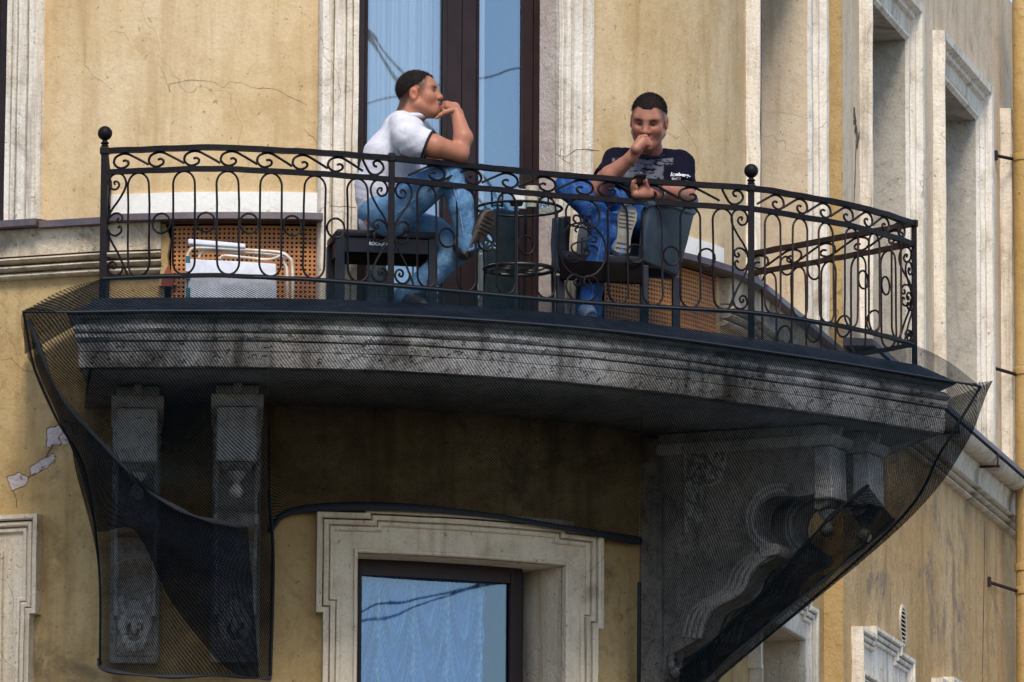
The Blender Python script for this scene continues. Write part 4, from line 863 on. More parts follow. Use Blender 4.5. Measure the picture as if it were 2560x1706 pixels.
# ------------------------------------------------------------------ organic shapes: smooth unions sampled on a grid and skinned
def nrm(v): v = np.array(v, float); return v / (np.linalg.norm(v) + 1e-12)
class Organic:
    def __init__(self): self.p = []
    def cap(self, a, b, ra, rb=None, k=0.03, op=1, flat=False):
        self.p.append(('cap', np.array(a, float), np.array(b, float), ra, ra if rb is None else rb, k, op, flat)); return self
    def chain(self, pts, rs, k=0.03):
        for i in range(len(pts) - 1): self.cap(pts[i], pts[i + 1], rs[i], rs[i + 1], k)
        return self
    def ell(self, c, r, ax=None, k=0.03, op=1):
        self.p.append(('ell', np.array(c, float), np.array(r, float), np.eye(3) if ax is None else np.array([nrm(x) for x in ax]), None, k, op, False)); return self
    def mesh(self, vox, disp=None):
        lo, hi = [], []
        for q in self.p:
            if q[6] < 0: continue
            if q[0] == 'cap': r = max(q[3], q[4]); lo += [np.minimum(q[1], q[2]) - r]; hi += [np.maximum(q[1], q[2]) + r]
            else: r = q[2].max(); lo += [q[1] - r]; hi += [q[1] + r]
        lo = np.min(lo, 0) - 4 * vox; hi = np.max(hi, 0) + 4 * vox; n = np.ceil((hi - lo) / vox).astype(int) + 1
        F = np.full(n, 0.2, np.float32); axs = [lo[i] + vox * np.arange(n[i]) for i in range(3)]
        for q in self.p:
            if q[0] == 'cap': r = max(q[3], q[4]); a0, a1 = np.minimum(q[1], q[2]) - r, np.maximum(q[1], q[2]) + r
            else: r = q[2].max(); a0, a1 = q[1] - r, q[1] + r
            mg = q[5] + 3 * vox + 0.012; i0 = np.clip(((a0 - mg - lo) / vox).astype(int), 0, n - 1); i1 = np.clip(((a1 + mg - lo) / vox).astype(int) + 2, 1, n)
            sl = tuple(slice(i0[i], i1[i]) for i in range(3)); X = np.stack(np.meshgrid(*[axs[i][sl[i]] for i in range(3)], indexing='ij'), -1)
            if q[0] == 'cap':
                a, b = q[1], q[2]; ab = b - a; L2 = ab @ ab + 1e-12; t0 = ((X - a) @ ab) / L2; t = np.clip(t0, 0, 1)
                d = np.linalg.norm(X - a - t[..., None] * ab, axis=-1) - (q[3] + (q[4] - q[3]) * t)
                if q[7]:
                    L = math.sqrt(L2); rad = np.linalg.norm(X - a - t0[..., None] * ab, axis=-1) - (q[3] + (q[4] - q[3]) * np.clip(t0, 0, 1)); d = np.maximum(rad, np.maximum(-t0 * L, (t0 - 1) * L))
            else:
                Y = (X - q[1]) @ q[3].T / q[2]; l = np.linalg.norm(Y, axis=-1); g = np.linalg.norm(Y / q[2], axis=-1) + 1e-9; d = l * (l - 1) / g
            k = q[5]; f = F[sl]
            if q[6] > 0: h = np.maximum(k - np.abs(f - d), 0) / k; F[sl] = np.minimum(f, d) - h * h * k * 0.25
            else: h = np.maximum(k - np.abs(f + d), 0) / k; F[sl] = np.maximum(f, -d) + h * h * k * 0.25
        if disp is not None:
            near = np.abs(F) < 0.03; idx = np.argwhere(near); X = lo + idx * vox; F[near] += disp(X).astype(np.float32)
        s = F < 0; nx, ny, nz = F.shape
        c = np.zeros((nx - 1, ny - 1, nz - 1), np.int8)
        for dx in (0, 1):
            for dy in (0, 1):
                for dz in (0, 1): c += s[dx:nx - 1 + dx, dy:ny - 1 + dy, dz:nz - 1 + dz]
        act = (c > 0) & (c < 8); cells = np.argwhere(act); vid = np.full(act.shape, -1, np.int64); vid[act] = np.arange(len(cells))
        P = np.zeros((len(cells), 3)); W = np.zeros(len(cells)); cor = [(x, y, z) for x in (0, 1) for y in (0, 1) for z in (0, 1)]
        fv = {q: F[cells[:, 0] + q[0], cells[:, 1] + q[1], cells[:, 2] + q[2]] for q in cor}
        for a in cor:
            for ax in range(3):
                if a[ax]: continue
                b = list(a); b[ax] = 1; b = tuple(b); fa, fb_ = fv[a], fv[b]; cr = (fa < 0) != (fb_ < 0)
                t = np.where(cr, fa / np.where(cr, fa - fb_, 1), 0); pt = np.array(a, float)[None, :].repeat(len(cells), 0); pt[:, ax] += t; P[cr] += pt[cr]; W[cr] += 1
        P = lo + (cells + P / W[:, None]) * vox; quads = []
        for ax in range(3):
            o1, o2 = [(1, 2), (2, 0), (0, 1)][ax]; sa = [slice(None)] * 3; sb = [slice(None)] * 3; sa[ax] = slice(0, -1); sb[ax] = slice(1, None)
            cr = s[tuple(sa)] != s[tuple(sb)]; e = np.argwhere(cr); e = e[(e[:, o1] > 0) & (e[:, o2] > 0) & (e[:, o1] < F.shape[o1] - 1) & (e[:, o2] < F.shape[o2] - 1)]
            ins = s[e[:, 0], e[:, 1], e[:, 2]]; g = []
            for u, v in ((0, 0), (-1, 0), (-1, -1), (0, -1)):
                q = e.copy(); q[:, o1] += u; q[:, o2] += v; g.append(vid[q[:, 0], q[:, 1], q[:, 2]])
            Q = np.stack(g, 1); Q[~ins] = Q[~ins][:, ::-1]; quads.append(Q)
        return P, np.concatenate(quads)
    def build(self, name, vox, m, parent=None, disp=None, col=None, label=None):
        P, Q = self.mesh(vox, disp); me = bpy.data.meshes.new(name); me.from_pydata(P.tolist(), [], Q.tolist()); me.update()
        if col is not None:
            ca = me.color_attributes.new('tint', 'FLOAT_COLOR', 'POINT'); ca.data.foreach_set('color', np.concatenate([col(P), np.ones((len(P), 1))], 1).astype(np.float32).ravel())
        return link(name, me, m, parent, 180, label)
def folds(amp, f=38.0, ph=0.0, dirs=((0.5, 0.3, 1.0), (-0.7, 0.4, 0.8), (0.9, 0.2, 0.35))):
    def g(X):
        s = 0
        for i, d in enumerate(dirs):
            d = nrm(d); w = X @ d; o = X @ nrm((d[1] + 0.2, -d[0], 0.4)); s = s + np.sin(w * f * (1 + 0.37 * i) + 2.2 * np.sin(o * 13 + i * 2 + ph) + ph * i) ** 3 * (0.6 + 0.4 * np.sin(o * 7 + 1.3 * i))
        return amp * s / len(dirs)
    return g
def skinmat(name, c, red):
    m, nt, b = mk(name); v = pos(nt); at = nd(nt, 'ShaderNodeAttribute', attribute_name='tint')
    base = mixc(nt, ramp(nt, noise(nt, v, 22, 4), 0.35, 0.7), c, red); base = mixc(nt, 1.0, base, at.outputs['Color'], 'MULTIPLY'); nt.links.new(base, b.inputs['Base Color'])
    b.inputs['Roughness'].default_value = 0.48; b.inputs['Subsurface Weight'].default_value = 0.12; b.inputs['Subsurface Radius'].default_value = (0.012, 0.005, 0.003); b.inputs['Specular IOR Level'].default_value = 0.4
    bump(nt, b, noise(nt, v, 160, 3), 0.12, 0.003); return m
def fabric(name, c, c2, sc=30, rough=0.85, weave=0.25, fade=None):
    m, nt, b = mk(name); v = pos(nt); col = mixc(nt, ramp(nt, noise(nt, v, sc * 0.25, 6, 0.65, 0.5), 0.36, 0.66), c, c2)
    if fade: col = mixc(nt, math_(nt, 'MULTIPLY', ramp(nt, noise(nt, pos(nt, (3, 3, 1.2)), 7, 5, 0.7), 0.48, 0.70), 0.5), col, fade)
    nt.links.new(col, b.inputs['Base Color']); b.inputs['Roughness'].default_value = rough; b.inputs['Specular IOR Level'].default_value = 0.25
    h = math_(nt, 'ADD', noise(nt, v, sc, 5, 0.6), math_(nt, 'MULTIPLY', noise(nt, v, 300, 2), 0.35)); bump(nt, b, h, weave, 0.016); return m
M['skin_a'] = skinmat('tanned_skin', (0.40, 0.175, 0.10), (0.37, 0.135, 0.08)); M['skin_b'] = skinmat('ruddy_skin', (0.37, 0.165, 0.105), (0.33, 0.12, 0.08))
M['hair'] = plain('dark_short_hair', (0.012, 0.009, 0.008), 0.85, scale=110, bmp=0.9, c2=(0.03, 0.022, 0.018), spec=0.12)
M['lash'] = plain('dark_lashes', (0.02, 0.012, 0.01), 0.7, bmp=0)
M['polo'] = fabric('white_jersey', (0.70, 0.69, 0.74), (0.62, 0.61, 0.68), 14, weave=0.75); M['navy'] = fabric('navy_jersey', (0.012, 0.013, 0.028), (0.02, 0.02, 0.04))
M['jeans_a'] = fabric('faded_blue_denim', (0.10, 0.215, 0.37), (0.065, 0.15, 0.28), 45, 0.8, 0.5, (0.27, 0.41, 0.54)); M['jeans_b'] = fabric('bright_blue_denim', (0.018, 0.08, 0.27), (0.010, 0.045, 0.17), 45, 0.8, 0.5, (0.09, 0.22, 0.46))
M['shoe'] = plain('worn_brown_sole', (0.085, 0.06, 0.045), 0.8, scale=30, bmp=0.5, c2=(0.035, 0.026, 0.022)); M['shoe_black'] = plain('black_shoe_upper', (0.012, 0.012, 0.016), 0.5)
M['sole'] = plain('grey_beige_sole', (0.26, 0.24, 0.20), 0.85, scale=25, bmp=0.4, c2=(0.18, 0.165, 0.14)); M['lace'] = plain('blue_trainer', (0.10, 0.18, 0.36), 0.7, c2=(0.30, 0.36, 0.48))
M['steel'] = plain('steel_watch', (0.55, 0.55, 0.55), 0.25, 1.0); M['phone'] = plain('black_phone', (0.01, 0.01, 0.012), 0.2)
M['print'] = plain('white_print', (0.8, 0.8, 0.82), 0.8, bmp=0); M['leather'] = plain('tan_leather', (0.35, 0.15, 0.05), 0.6)
def tee_mat():
    m, nt, b = mk('printed_navy_tee'); v = pos(nt); base = mixc(nt, noise(nt, v, 12), (0.004, 0.0045, 0.013), (0.007, 0.007, 0.018))
    at = nd(nt, 'ShaderNodeAttribute', attribute_name='tint'); n1 = noise(nt, pos(nt, (1, 1, 2.2)), 26, 5, 0.6); mask = math_(nt, 'MULTIPLY', at.outputs['Fac'], ramp(nt, n1, 0.40, 0.47))
    nt.links.new(mixc(nt, mask, base, (0.115, 0.115, 0.14)), b.inputs['Base Color']); b.inputs['Roughness'].default_value = 0.9; b.inputs['Specular IOR Level'].default_value = 0.08
    bump(nt, b, math_(nt, 'ADD', noise(nt, v, 35, 4), math_(nt, 'MULTIPLY', noise(nt, v, 300, 2), 0.3)), 0.35, 0.012); return m
M['tee'] = tee_mat()

class Head:
    """skull, face and ears in a head frame: f forward, u up, r to the person's own right"""
    def __init__(self, c, f, u, sc=1.0):
        self.c = np.array(c, float); self.f = nrm(f); self.r = nrm(np.cross(self.f, nrm(u))); self.u = np.cross(self.r, self.f); self.s = sc
    def P(self, r, f, u): return self.c + self.s * (self.r * r + self.f * f + self.u * u)
    def L(self, X): d = (X - self.c) / self.s; return d @ self.r, d @ self.f, d @ self.u
    def add(self, o):
        ax = [self.r, self.f, self.u]; S = self.s; E = lambda c, r, k=0.02, op=1: o.ell(self.P(*c), np.array(r) * S, ax, k * S, op)
        E((0, -0.012, 0.036), (0.076, 0.094, 0.082)); E((0, 0.022, -0.035), (0.062, 0.070, 0.085), 0.04); E((0, 0.034, 0.03), (0.066, 0.056, 0.062), 0.03)
        E((0, 0.060, -0.098), (0.034, 0.030, 0.026), 0.035)
        for sg in (-1, 1):
            o.cap(self.P(sg * 0.058, -0.005, -0.055), self.P(sg * 0.022, 0.066, -0.100), 0.022 * S, 0.018 * S, 0.03 * S)
            E((sg * 0.042, 0.058, -0.028), (0.024, 0.026, 0.026), 0.03)
        o.cap(self.P(-0.042, 0.072, 0.024), self.P(0.042, 0.072, 0.024), 0.012 * S, 0.012 * S, 0.02 * S); E((0, 0.084, 0.022), (0.022, 0.012, 0.012), 0.02)
        for sg in (-1, 1): E((sg * 0.032, 0.098, 0.000), (0.019, 0.019, 0.013), 0.014, -1)
        for sg in (-1, 1): E((sg * 0.032, 0.071, 0.001), (0.0135, 0.0135, 0.0125), 0.006)
        o.cap(self.P(0, 0.086, 0.014), self.P(0, 0.105, -0.030), 0.0095 * S, 0.0130 * S, 0.018 * S); E((0, 0.105, -0.034), (0.0125, 0.012, 0.0100), 0.010)
        for sg in (-1, 1): E((sg * 0.0145, 0.095, -0.036), (0.0085, 0.011, 0.008), 0.008)
        o.cap(self.P(-0.018, 0.086, -0.062), self.P(0.018, 0.086, -0.062), 0.0075 * S, k=0.01 * S); o.cap(self.P(-0.015, 0.086, -0.075), self.P(0.015, 0.086, -0.075), 0.0085 * S, k=0.01 * S)
        o.cap(self.P(-0.02, 0.098, -0.0685), self.P(0.02, 0.098, -0.0685), 0.0028 * S, k=0.004 * S, op=-1)
        for sg in (-1, 1):
            E((sg * 0.079, -0.012, -0.006), (0.0115, 0.021, 0.033), 0.008); E((sg * 0.091, -0.006, -0.004), (0.009, 0.012, 0.019), 0.006, -1)
    def tint(self, X, beard=0.5, fade=(0.09, 0.085, 0.09)):
        r, f, u = self.L(X); C = np.ones((len(X), 3)); inside = (np.abs(r) < 0.11) & (np.abs(f) < 0.14) & (u > -0.15) & (u < 0.13)
        def mixin(w, c): C[:] = C * (1 - w[:, None]) + np.array(c) * w[:, None]
        g = lambda c, w: np.exp(-((r_ - c[0]) / w[0]) ** 2 - ((f - c[1]) / w[1]) ** 2 - ((u - c[2]) / w[2]) ** 2) * inside
        for sg in (-1, 1):
            r_ = r * sg
            mixin(0.30 * g((0.045, 0.075, -0.03), (0.025, 0.05, 0.022)), (1.05, 0.62, 0.55)); mixin(np.clip(1.2 * g((0.034, 0.085, 0.020), (0.021, 0.03, 0.0060)), 0, 0.85), (0.12, 0.12, 0.13)); mixin(np.clip(1.3 * g((0.032, 0.085, 0.001), (0.015, 0.03, 0.0052)), 0, 0.8), (0.14, 0.12, 0.12))
            mixin(0.5 * g((0.080, -0.01, 0.0), (0.02, 0.04, 0.04)), (1.05, 0.62, 0.52))
        r_ = r; mixin(0.45 * g((0, 0.115, -0.034), (0.016, 0.02, 0.014)), (1.05, 0.6, 0.55)); mixin(0.6 * g((0, 0.09, -0.068), (0.022, 0.03, 0.012)), (0.85, 0.42, 0.42)); mixin(np.clip(1.2 * g((0, 0.10, -0.0685), (0.021, 0.03, 0.0028)), 0, 0.75), (0.18, 0.09, 0.09))
        w = np.clip((-0.045 - u) / 0.03, 0, 1) * np.clip((f + 0.03) / 0.04, 0, 1) * np.clip((u + 0.145) / 0.03, 0, 1) * inside; mixin(beard * 0.5 * w, (0.52, 0.50, 0.50))
        w = np.clip((0.018 - np.abs(r)) / 0.01, 0, 1) * np.clip(1 - np.abs(u + 0.052) / 0.009, 0, 1) * (f > 0.07) * inside; mixin(beard * 0.5 * w, (0.5, 0.47, 0.47))
        # shaved sides
        low = np.interp(f, [-0.11, -0.075, -0.03, 0.02, 0.045, 0.078], [-0.090, -0.078, -0.022, -0.018, -0.004, 0.05]); w = np.clip((u - low) / np.where(f < -0.03, 0.028, 0.045), 0, 1) ** 0.8 * np.clip((0.075 - f) / 0.02, 0, 1) * (np.abs(r) < 0.0765) * inside; mixin(0.90 * w, fade); return C
    def hair(self, name, parent, front=0.062, side=0.03, thick=0.004, back=-0.05):
        o = Organic(); S = self.s; ax = [self.r, self.f, self.u]; o.ell(self.P(0, -0.013, 0.040), np.array((0.0775, 0.096, 0.084)) * S + thick, ax, 0.01); o.ell(self.P(0, 0.030, 0.035), np.array((0.066, 0.056, 0.062)) * S + thick * 0.9, ax, 0.02)
        P, Q = o.mesh(0.0042); r, f, u = self.L(P); rag = 0.0022 * np.sin(r * 310 + 1.3) + 0.002 * np.sin(f * 430)
        sl = np.interp(f, [-0.11, -0.075, -0.03, 0.02, 0.06], [-0.01, 0.0, side - 0.025, side - 0.01, side + 0.012])
        fl_ = np.interp(np.abs(r), [0, 0.014, 0.034, 0.052, 0.075], [front - 0.004, front, front + 0.016, front + 0.010, side]); tt = np.clip((f - 0.04) / 0.022, 0, 1)
        line = sl * (1 - tt) + fl_ * tt + rag
        keep = u > line; fk = keep[Q].sum(1) >= 3; rnd = np.random.RandomState(4); V, F = [], []
        cen = P[Q].mean(1); nn = np.cross(P[Q[:, 1]] - P[Q[:, 0]], P[Q[:, 2]] - P[Q[:, 0]]); nn /= np.linalg.norm(nn, axis=1)[:, None] + 1e-9; nn *= np.sign(((cen - self.c) * nn).sum(1))[:, None]
        cu = self.L(cen)[2]; cl = line[Q].mean(1); prob = np.where(fk, 0.55, np.clip(1 - (cl - cu) / 0.035, 0, 1) * 0.5 * (cu < cl + 0.01)); sel = rnd.rand(len(Q)) < prob
        flow = -0.75 * self.u * np.clip((0.06 - cu) / 0.05, 0, 1)[:, None] + self.f * 0.5 * np.clip(cu / 0.08, 0, 1)[:, None]
        for q in np.nonzero(sel)[0]:
            p = cen[q] - nn[q] * (0.001 if fk[q] else 0.0045) + (rnd.rand(3) - 0.5) * 0.004; dr = nrm(nn[q] * 0.8 + flow[q] + (rnd.rand(3) - 0.5) * 0.7); sd = nrm(np.cross(dr, nn[q] + 0.3 * (rnd.rand(3) - 0.5))) * 0.0011
            n0 = len(V); L_ = rnd.uniform(0.006, 0.011) * (1.0 if fk[q] else 0.6); V += [p - sd, p + sd, p + dr * L_]; F.append((n0, n0 + 1, n0 + 2))
        Q = Q[fk]; used = np.unique(Q); mp = -np.ones(len(P), int); mp[used] = np.arange(len(used)); P2 = P[used]; Q = mp[Q]; n0 = len(P2)
        me = bpy.data.meshes.new(name); me.from_pydata(P2.tolist() + [list(v) for v in V], [], Q.tolist() + [tuple(i + n0 for i in f_) for f_ in F]); me.update(); return link(name, me, M['hair'], parent, 180)
def features(H, parent, look=0.0):
    for sg in (-1, 1):
        tube('eyebrow', [H.P(sg * x, f_, u_) for x, f_, u_ in ((0.014, 0.0915, 0.021), (0.028, 0.0885, 0.026), (0.040, 0.0800, 0.024), (0.048, 0.0700, 0.018))], [0.0030, 0.0036, 0.0030, 0.0014], M['hair'], parent, 5)
        tube('eyelashes', [H.P(sg * x, f_, u_) for x, f_, u_ in ((0.019, 0.0795, -0.0015), (0.027, 0.0850, -0.0025), (0.036, 0.0845, -0.0025), (0.045, 0.0760, -0.001))], [0.0010, 0.0018, 0.0018, 0.0008], M['lash'], parent, 5)
def fingers(o, base, along, across, normal, curls, L=(0.068, 0.078, 0.073, 0.058), spread=0.019, r=0.0088, k=0.006):
    """four fingers from the knuckle line; curl = (angle at knuckle, middle, tip) towards normal"""
    for i in range(4):
        p = np.array(base) + nrm(across) * spread * (1.5 - i); d = nrm(along); n = nrm(normal); a = 0
        for j, (frac, cu) in enumerate(zip((0.45, 0.31, 0.24), curls[i])):
            a += R(cu); v = d * math.cos(a) + n * math.sin(a); q = p + v * L[i] * frac; o.cap(p, q, r * (1 - 0.1 * j), r * (0.9 - 0.1 * j), k); p = q
def person(label, loc): return thing('person', label, 'person', loc)

# ------------------------------------------------------------------ the man in white on the bench, in profile, hand at his mouth
pa = person('man in white polo and faded jeans seated on the bench in profile, hand at mouth', tuple(A(975, 770, 39.05)))
ha = Head(A(1047, 238, 39.08), (0.965, -0.20, 0.16), (-0.14, -0.02, 0.99), 1.0)
b = Organic(); ha.add(b)
pel, chs, nk = A(962, 528, 39.12), A(990, 385, 39.10), A(1022, 305, 39.09)
shR, shF = A(1022, 345, 38.80), A(1030, 345, 39.38); elR, wrR = A(1148, 384, 38.86), A(1143, 285, 38.95)
b.chain([pel, A(955, 460, 39.12), chs, A(1010, 325, 39.1)], [0.11, 0.105, 0.12, 0.09], 0.05)
b.cap(ha.P(0, -0.03, -0.055), nk, 0.056, 0.058, 0.03); b.cap(ha.P(0, -0.05, -0.03), A(1005, 315, 39.1), 0.046, 0.05, 0.03)
b.cap(A(1015, 335, 39.05), shR, 0.05, 0.055, 0.03); b.cap(A(1015, 335, 39.15), shF, 0.05, 0.055, 0.03)
b.chain([shR, A(1085, 366, 38.78), elR], [0.06, 0.056, 0.047], 0.02); b.chain([elR, A(1158, 345, 38.88), wrR], [0.045, 0.046, 0.029], 0.018)
elF, wrF = A(1090, 405, 39.40), A(1120, 420, 39.2); b.chain([shF, elF], [0.058, 0.042], 0.02); b.chain([elF, wrF], [0.04, 0.03], 0.02); b.ell(A(1130, 425, 39.15), (0.04, 0.035, 0.025), None, 0.02)
hipR, knR, anR = A(975, 540, 39.0), A(1125, 432, 38.92), A(1170, 612, 38.98); hipF, knF, anF = A(985, 552, 39.25), A(1150, 622, 39.12), A(1012, 742, 39.2)
b.chain([hipR, knR, anR], [0.08, 0.055, 0.04], 0.02); b.chain([hipF, knF, anF], [0.08, 0.055, 0.04], 0.02)
# right hand: palm folds in at the wrist, thumb down along the jaw, knuckles at the lips
pb, kn = A(1136, 270, 39.0), A(1117, 262, 39.04); b.cap(wrR, pb, 0.027, 0.026, 0.015); b.cap(pb, kn, 0.026, 0.020, 0.012); b.cap(A(1140, 276, 38.94), A(1120, 266, 38.97), 0.021, 0.018, 0.012)
tw = nrm(ha.P(0, 0.10, -0.06) - pb)
fingers(b, kn, tw + np.array([0, 0, 0.15]), (0.1, 1.0, 0.25), (-0.35, 0.25, -1.0), [(5, 55, 60), (25, 70, 60), (40, 75, 60), (50, 75, 60)], (0.055, 0.06, 0.058, 0.05), 0.016, 0.0085)
b.chain([A(1130, 275, 38.92), A(1112, 281, 38.90), A(1101, 288, 38.90), A(1091, 296, 38.91)], [0.013, 0.0115, 0.0095, 0.0075], 0.008)
b.build('body', 0.0048, M['skin_a'], pa, None, lambda X: ha.tint(X, 0.45)); ha.hair('hair', pa, 0.070, 0.052, 0.003, -0.05)
features(ha, pa)
s = Organic()
s.chain([A(957, 548, 39.12), A(950, 470, 39.12), A(975, 395, 39.10), A(1003, 335, 39.1)], [0.112, 0.116, 0.124, 0.095], 0.05); s.cap(A(1000, 430, 39.1), A(985, 530, 39.1), 0.10, 0.11, 0.05); s.cap(A(935, 450, 39.12), A(935, 560, 39.12), 0.062, 0.066, 0.04)
s.cap(A(1012, 322, 39.1), shR, 0.082, 0.080, 0.05); s.cap(A(1012, 322, 39.1), shF, 0.08, 0.078, 0.05)
s.cap(shR, A(1068, 363, 38.79), 0.080, 0.076, 0.03, 1, True); s.cap(shF, A(1060, 368, 39.39), 0.078, 0.072, 0.03, 1, True)
s.chain([A(1000, 302, 38.98), A(1038, 318, 38.99)], [0.045, 0.035], 0.03); s.chain([A(1000, 302, 39.2), A(1038, 318, 39.2)], [0.045, 0.035], 0.03)
def cutneck(o, H, base, r=0.056): o.cap(H, base, r, r, 0.008, -1)
shirt = s.build('polo_shirt', 0.007, M['polo'], pa, folds(0.0095, 34, 0.6, ((0.6, 0.2, 0.9), (0.9, 0.3, -0.5), (0.4, 0.2, 1.0))))
ring_c = A(1070, 364, 38.79); axd = nrm(A(1068, 363, 38.79) - shR); e1 = nrm(np.cross(axd, (0, 1, 0.1))); e2 = np.cross(axd, e1)
tube('sleeve_trim', [ring_c + 0.0765 * (e1 * math.cos(t) + e2 * math.sin(t)) for t in np.linspace(0, 6.283, 28, endpoint=False)], 0.0055, M['navy'], pa, 6, True)
col_c = nk + np.array([0.0, 0, 0.012]); nd_ = nrm(ha.P(0, -0.03, -0.05) - nk); e1 = nrm(np.cross(nd_, (0, 1, 0))); e2 = np.cross(nd_, e1)
tube('collar', [col_c + 0.070 * (e1 * math.cos(t) + 1.0 * e2 * math.sin(t)) + nd_ * (0.010 - 0.028 * math.cos(t)) * (1 if True else 0) for t in np.linspace(0, 6.283, 28, endpoint=False)], 0.013, M['polo'], pa, 8, True)
tube('collar_trim', [col_c + 0.066 * (e1 * math.cos(t) + e2 * math.sin(t)) + nd_ * (0.021 - 0.028 * math.cos(t)) for t in np.linspace(0, 6.283, 28, endpoint=False)], 0.004, M['navy'], pa, 6, True)
j = Organic(); j.ell(A(960, 535, 39.12), (0.13, 0.17, 0.105), None, 0.04)
j.chain([hipR + np.array([0, 0, -0.005]), A(1050, 480, 38.95), knR], [0.102, 0.088, 0.066], 0.03); j.chain([knR, A(1150, 510, 38.93), anR], [0.066, 0.062, 0.056], 0.02); j.cap(anR + nrm(knR - anR) * 0.03, anR + nrm(anR - knR) * 0.035, 0.06, 0.066, 0.02, 1, True)
j.chain([hipF, A(1080, 585, 39.2), knF], [0.096, 0.084, 0.066], 0.03); j.chain([knF, A(1080, 685, 39.16), anF], [0.066, 0.060, 0.056], 0.02)
j.build('jeans', 0.0072, M['jeans_a'], pa, folds(0.007, 46, 1.1, ((0.9, 0.1, -0.6), (0.5, 0.2, 0.9), (1, 0.3, 0.3))))
def seam(parent, pts, rs, m, off=(0, -1, 0), n=5):
    o_ = nrm(off); tube('seam', catmull([np.array(p) + o_ * (r_ + 0.0035) for p, r_ in zip(pts, rs)], n), 0.0022, m, parent, 5)
M['stitch_a'] = plain('pale_denim_seam', (0.22, 0.36, 0.52), 0.9); M['stitch_b'] = plain('bright_denim_seam', (0.10, 0.2, 0.42), 0.9)
def shoe(parent, heel, toe, sole_n, mu, ms, w=0.045, L=None, hh=0.05):
    heel, toe, n = np.array(heel), np.array(toe), nrm(sole_n); d = nrm(toe - heel); c = nrm(np.cross(d, n)); n = np.cross(c, d)
    if n @ np.array(sole_n) < 0: n = -n
    o = Organic(); o.cap(heel - n * 0.038 + d * 0.02, toe - n * 0.028 - d * 0.03, 0.040, 0.034, 0.02); o.cap(heel - n * 0.055 + d * 0.02, heel - n * 0.085 + d * 0.025, 0.042, 0.038, 0.03); o.cap(heel - n * 0.06 + d * 0.04, heel - n * 0.045 + d * 0.13, 0.036, 0.03, 0.03)
    o.build('shoe', 0.006, mu, parent)
    out = [(0.0, 0.5), (0.03, 0.85), (0.12, 0.80), (0.3, 0.72), (0.5, 0.78), (0.7, 1.0), (0.85, 0.95), (0.95, 0.65), (1.0, 0.2)]; LL = np.linalg.norm(toe - heel); ring_ = [(t, x) for t, x in out] + [(t, -x * 0.92) for t, x in reversed(out)]
    vs = []; 
    for off in (0.0, -0.022): vs += [heel + d * LL * t + c * x * w + n * (off + 0.006 * math.sin(t * 3.1)) for t, x in ring_]
    k = len(ring_); fsx = [tuple(range(k)), tuple(reversed(range(k, 2 * k)))] + [(i, (i + 1) % k, k + (i + 1) % k, k + i) for i in range(k)]
    so = link('sole', raw('sole', vs, fsx), ms, parent, 40)
    for t in (0.12, 0.22, 0.55, 0.63, 0.71, 0.79, 0.87):
        wd = np.interp(t, [a for a, _ in out], [b_ for _, b_ in out]) * w * 0.8; p = heel + d * LL * t + n * (0.006 * math.sin(t * 3.1) + 0.002)
        boxes('tread', [(p, c * wd, d * 0.0055, n * 0.003)], ms, so)
seam(pa, [hipR, A(1050, 480, 38.95), knR], [0.102, 0.088, 0.066], M['stitch_a'], (0.15, -1, -0.25)); seam(pa, [knR, A(1150, 510, 38.93), anR], [0.066, 0.062, 0.056], M['stitch_a'], (-0.2, -1, 0)); seam(pa, [knF, A(1080, 685, 39.16), anF], [0.066, 0.060, 0.056], M['stitch_a'], (-0.1, -1, 0.35))
shoe(pa, A(1172, 645, 38.95), A(1232, 528, 38.90), (0.72, -0.62, -0.30), M['shoe_black'], M['shoe'], 0.050)
shoe(pa, A(1000, 768, 39.22), A(1078, 790, 39.1), (0.1, 0.0, -1), M['shoe_black'], M['shoe'], 0.042)
boxes('leather_patch', [(A(922, 548, 39.02), (0.022, 0, 0.004), (0, 0.01, 0), (-0.006, 0, 0.03))], M['leather'], pa, 0.006, smooth=40)

# ------------------------------------------------------------------ the man in the dark T-shirt, facing out, fist at his lips
pb_ = person('man in dark printed T-shirt and bright jeans in the armchair, fist at lips', tuple(A(1600, 800, 39.7)))
hb = Head(A(1622, 303, 39.62), (-0.16, -0.93, -0.36), (0.03, -0.34, 0.94), 1.10)
b = Organic(); hb.add(b); nk = A(1624, 378, 39.78)
b.cap(hb.P(0, -0.03, -0.06), nk, 0.060, 0.062, 0.03); b.cap(nk, A(1622, 420, 39.86), 0.062, 0.05, 0.02)
pel, chs = A(1620, 525, 39.90), A(1618, 430, 39.82); b.chain([pel, A(1618, 480, 39.87), A(1618, 440, 39.86)], [0.11, 0.11, 0.09], 0.04)
sR, sL = A(1546, 405, 39.82), A(1696, 410, 39.84); b.cap(A(1600, 415, 39.84), sR, 0.04, 0.055, 0.02); b.cap(A(1645, 415, 39.84), sL, 0.04, 0.055, 0.02)
eR_, wR_ = A(1497, 474, 39.55), A(1577, 396, 39.40); b.chain([sR, eR_], [0.062, 0.048], 0.02); b.chain([eR_, A(1525, 440, 39.48), wR_], [0.048, 0.048, 0.031], 0.02)
eL_, wL_ = A(1712, 488, 39.68), A(1640, 485, 39.42); b.chain([sL, eL_], [0.062, 0.050], 0.02); b.chain([eL_, A(1682, 484, 39.55), wL_], [0.049, 0.047, 0.032], 0.02)
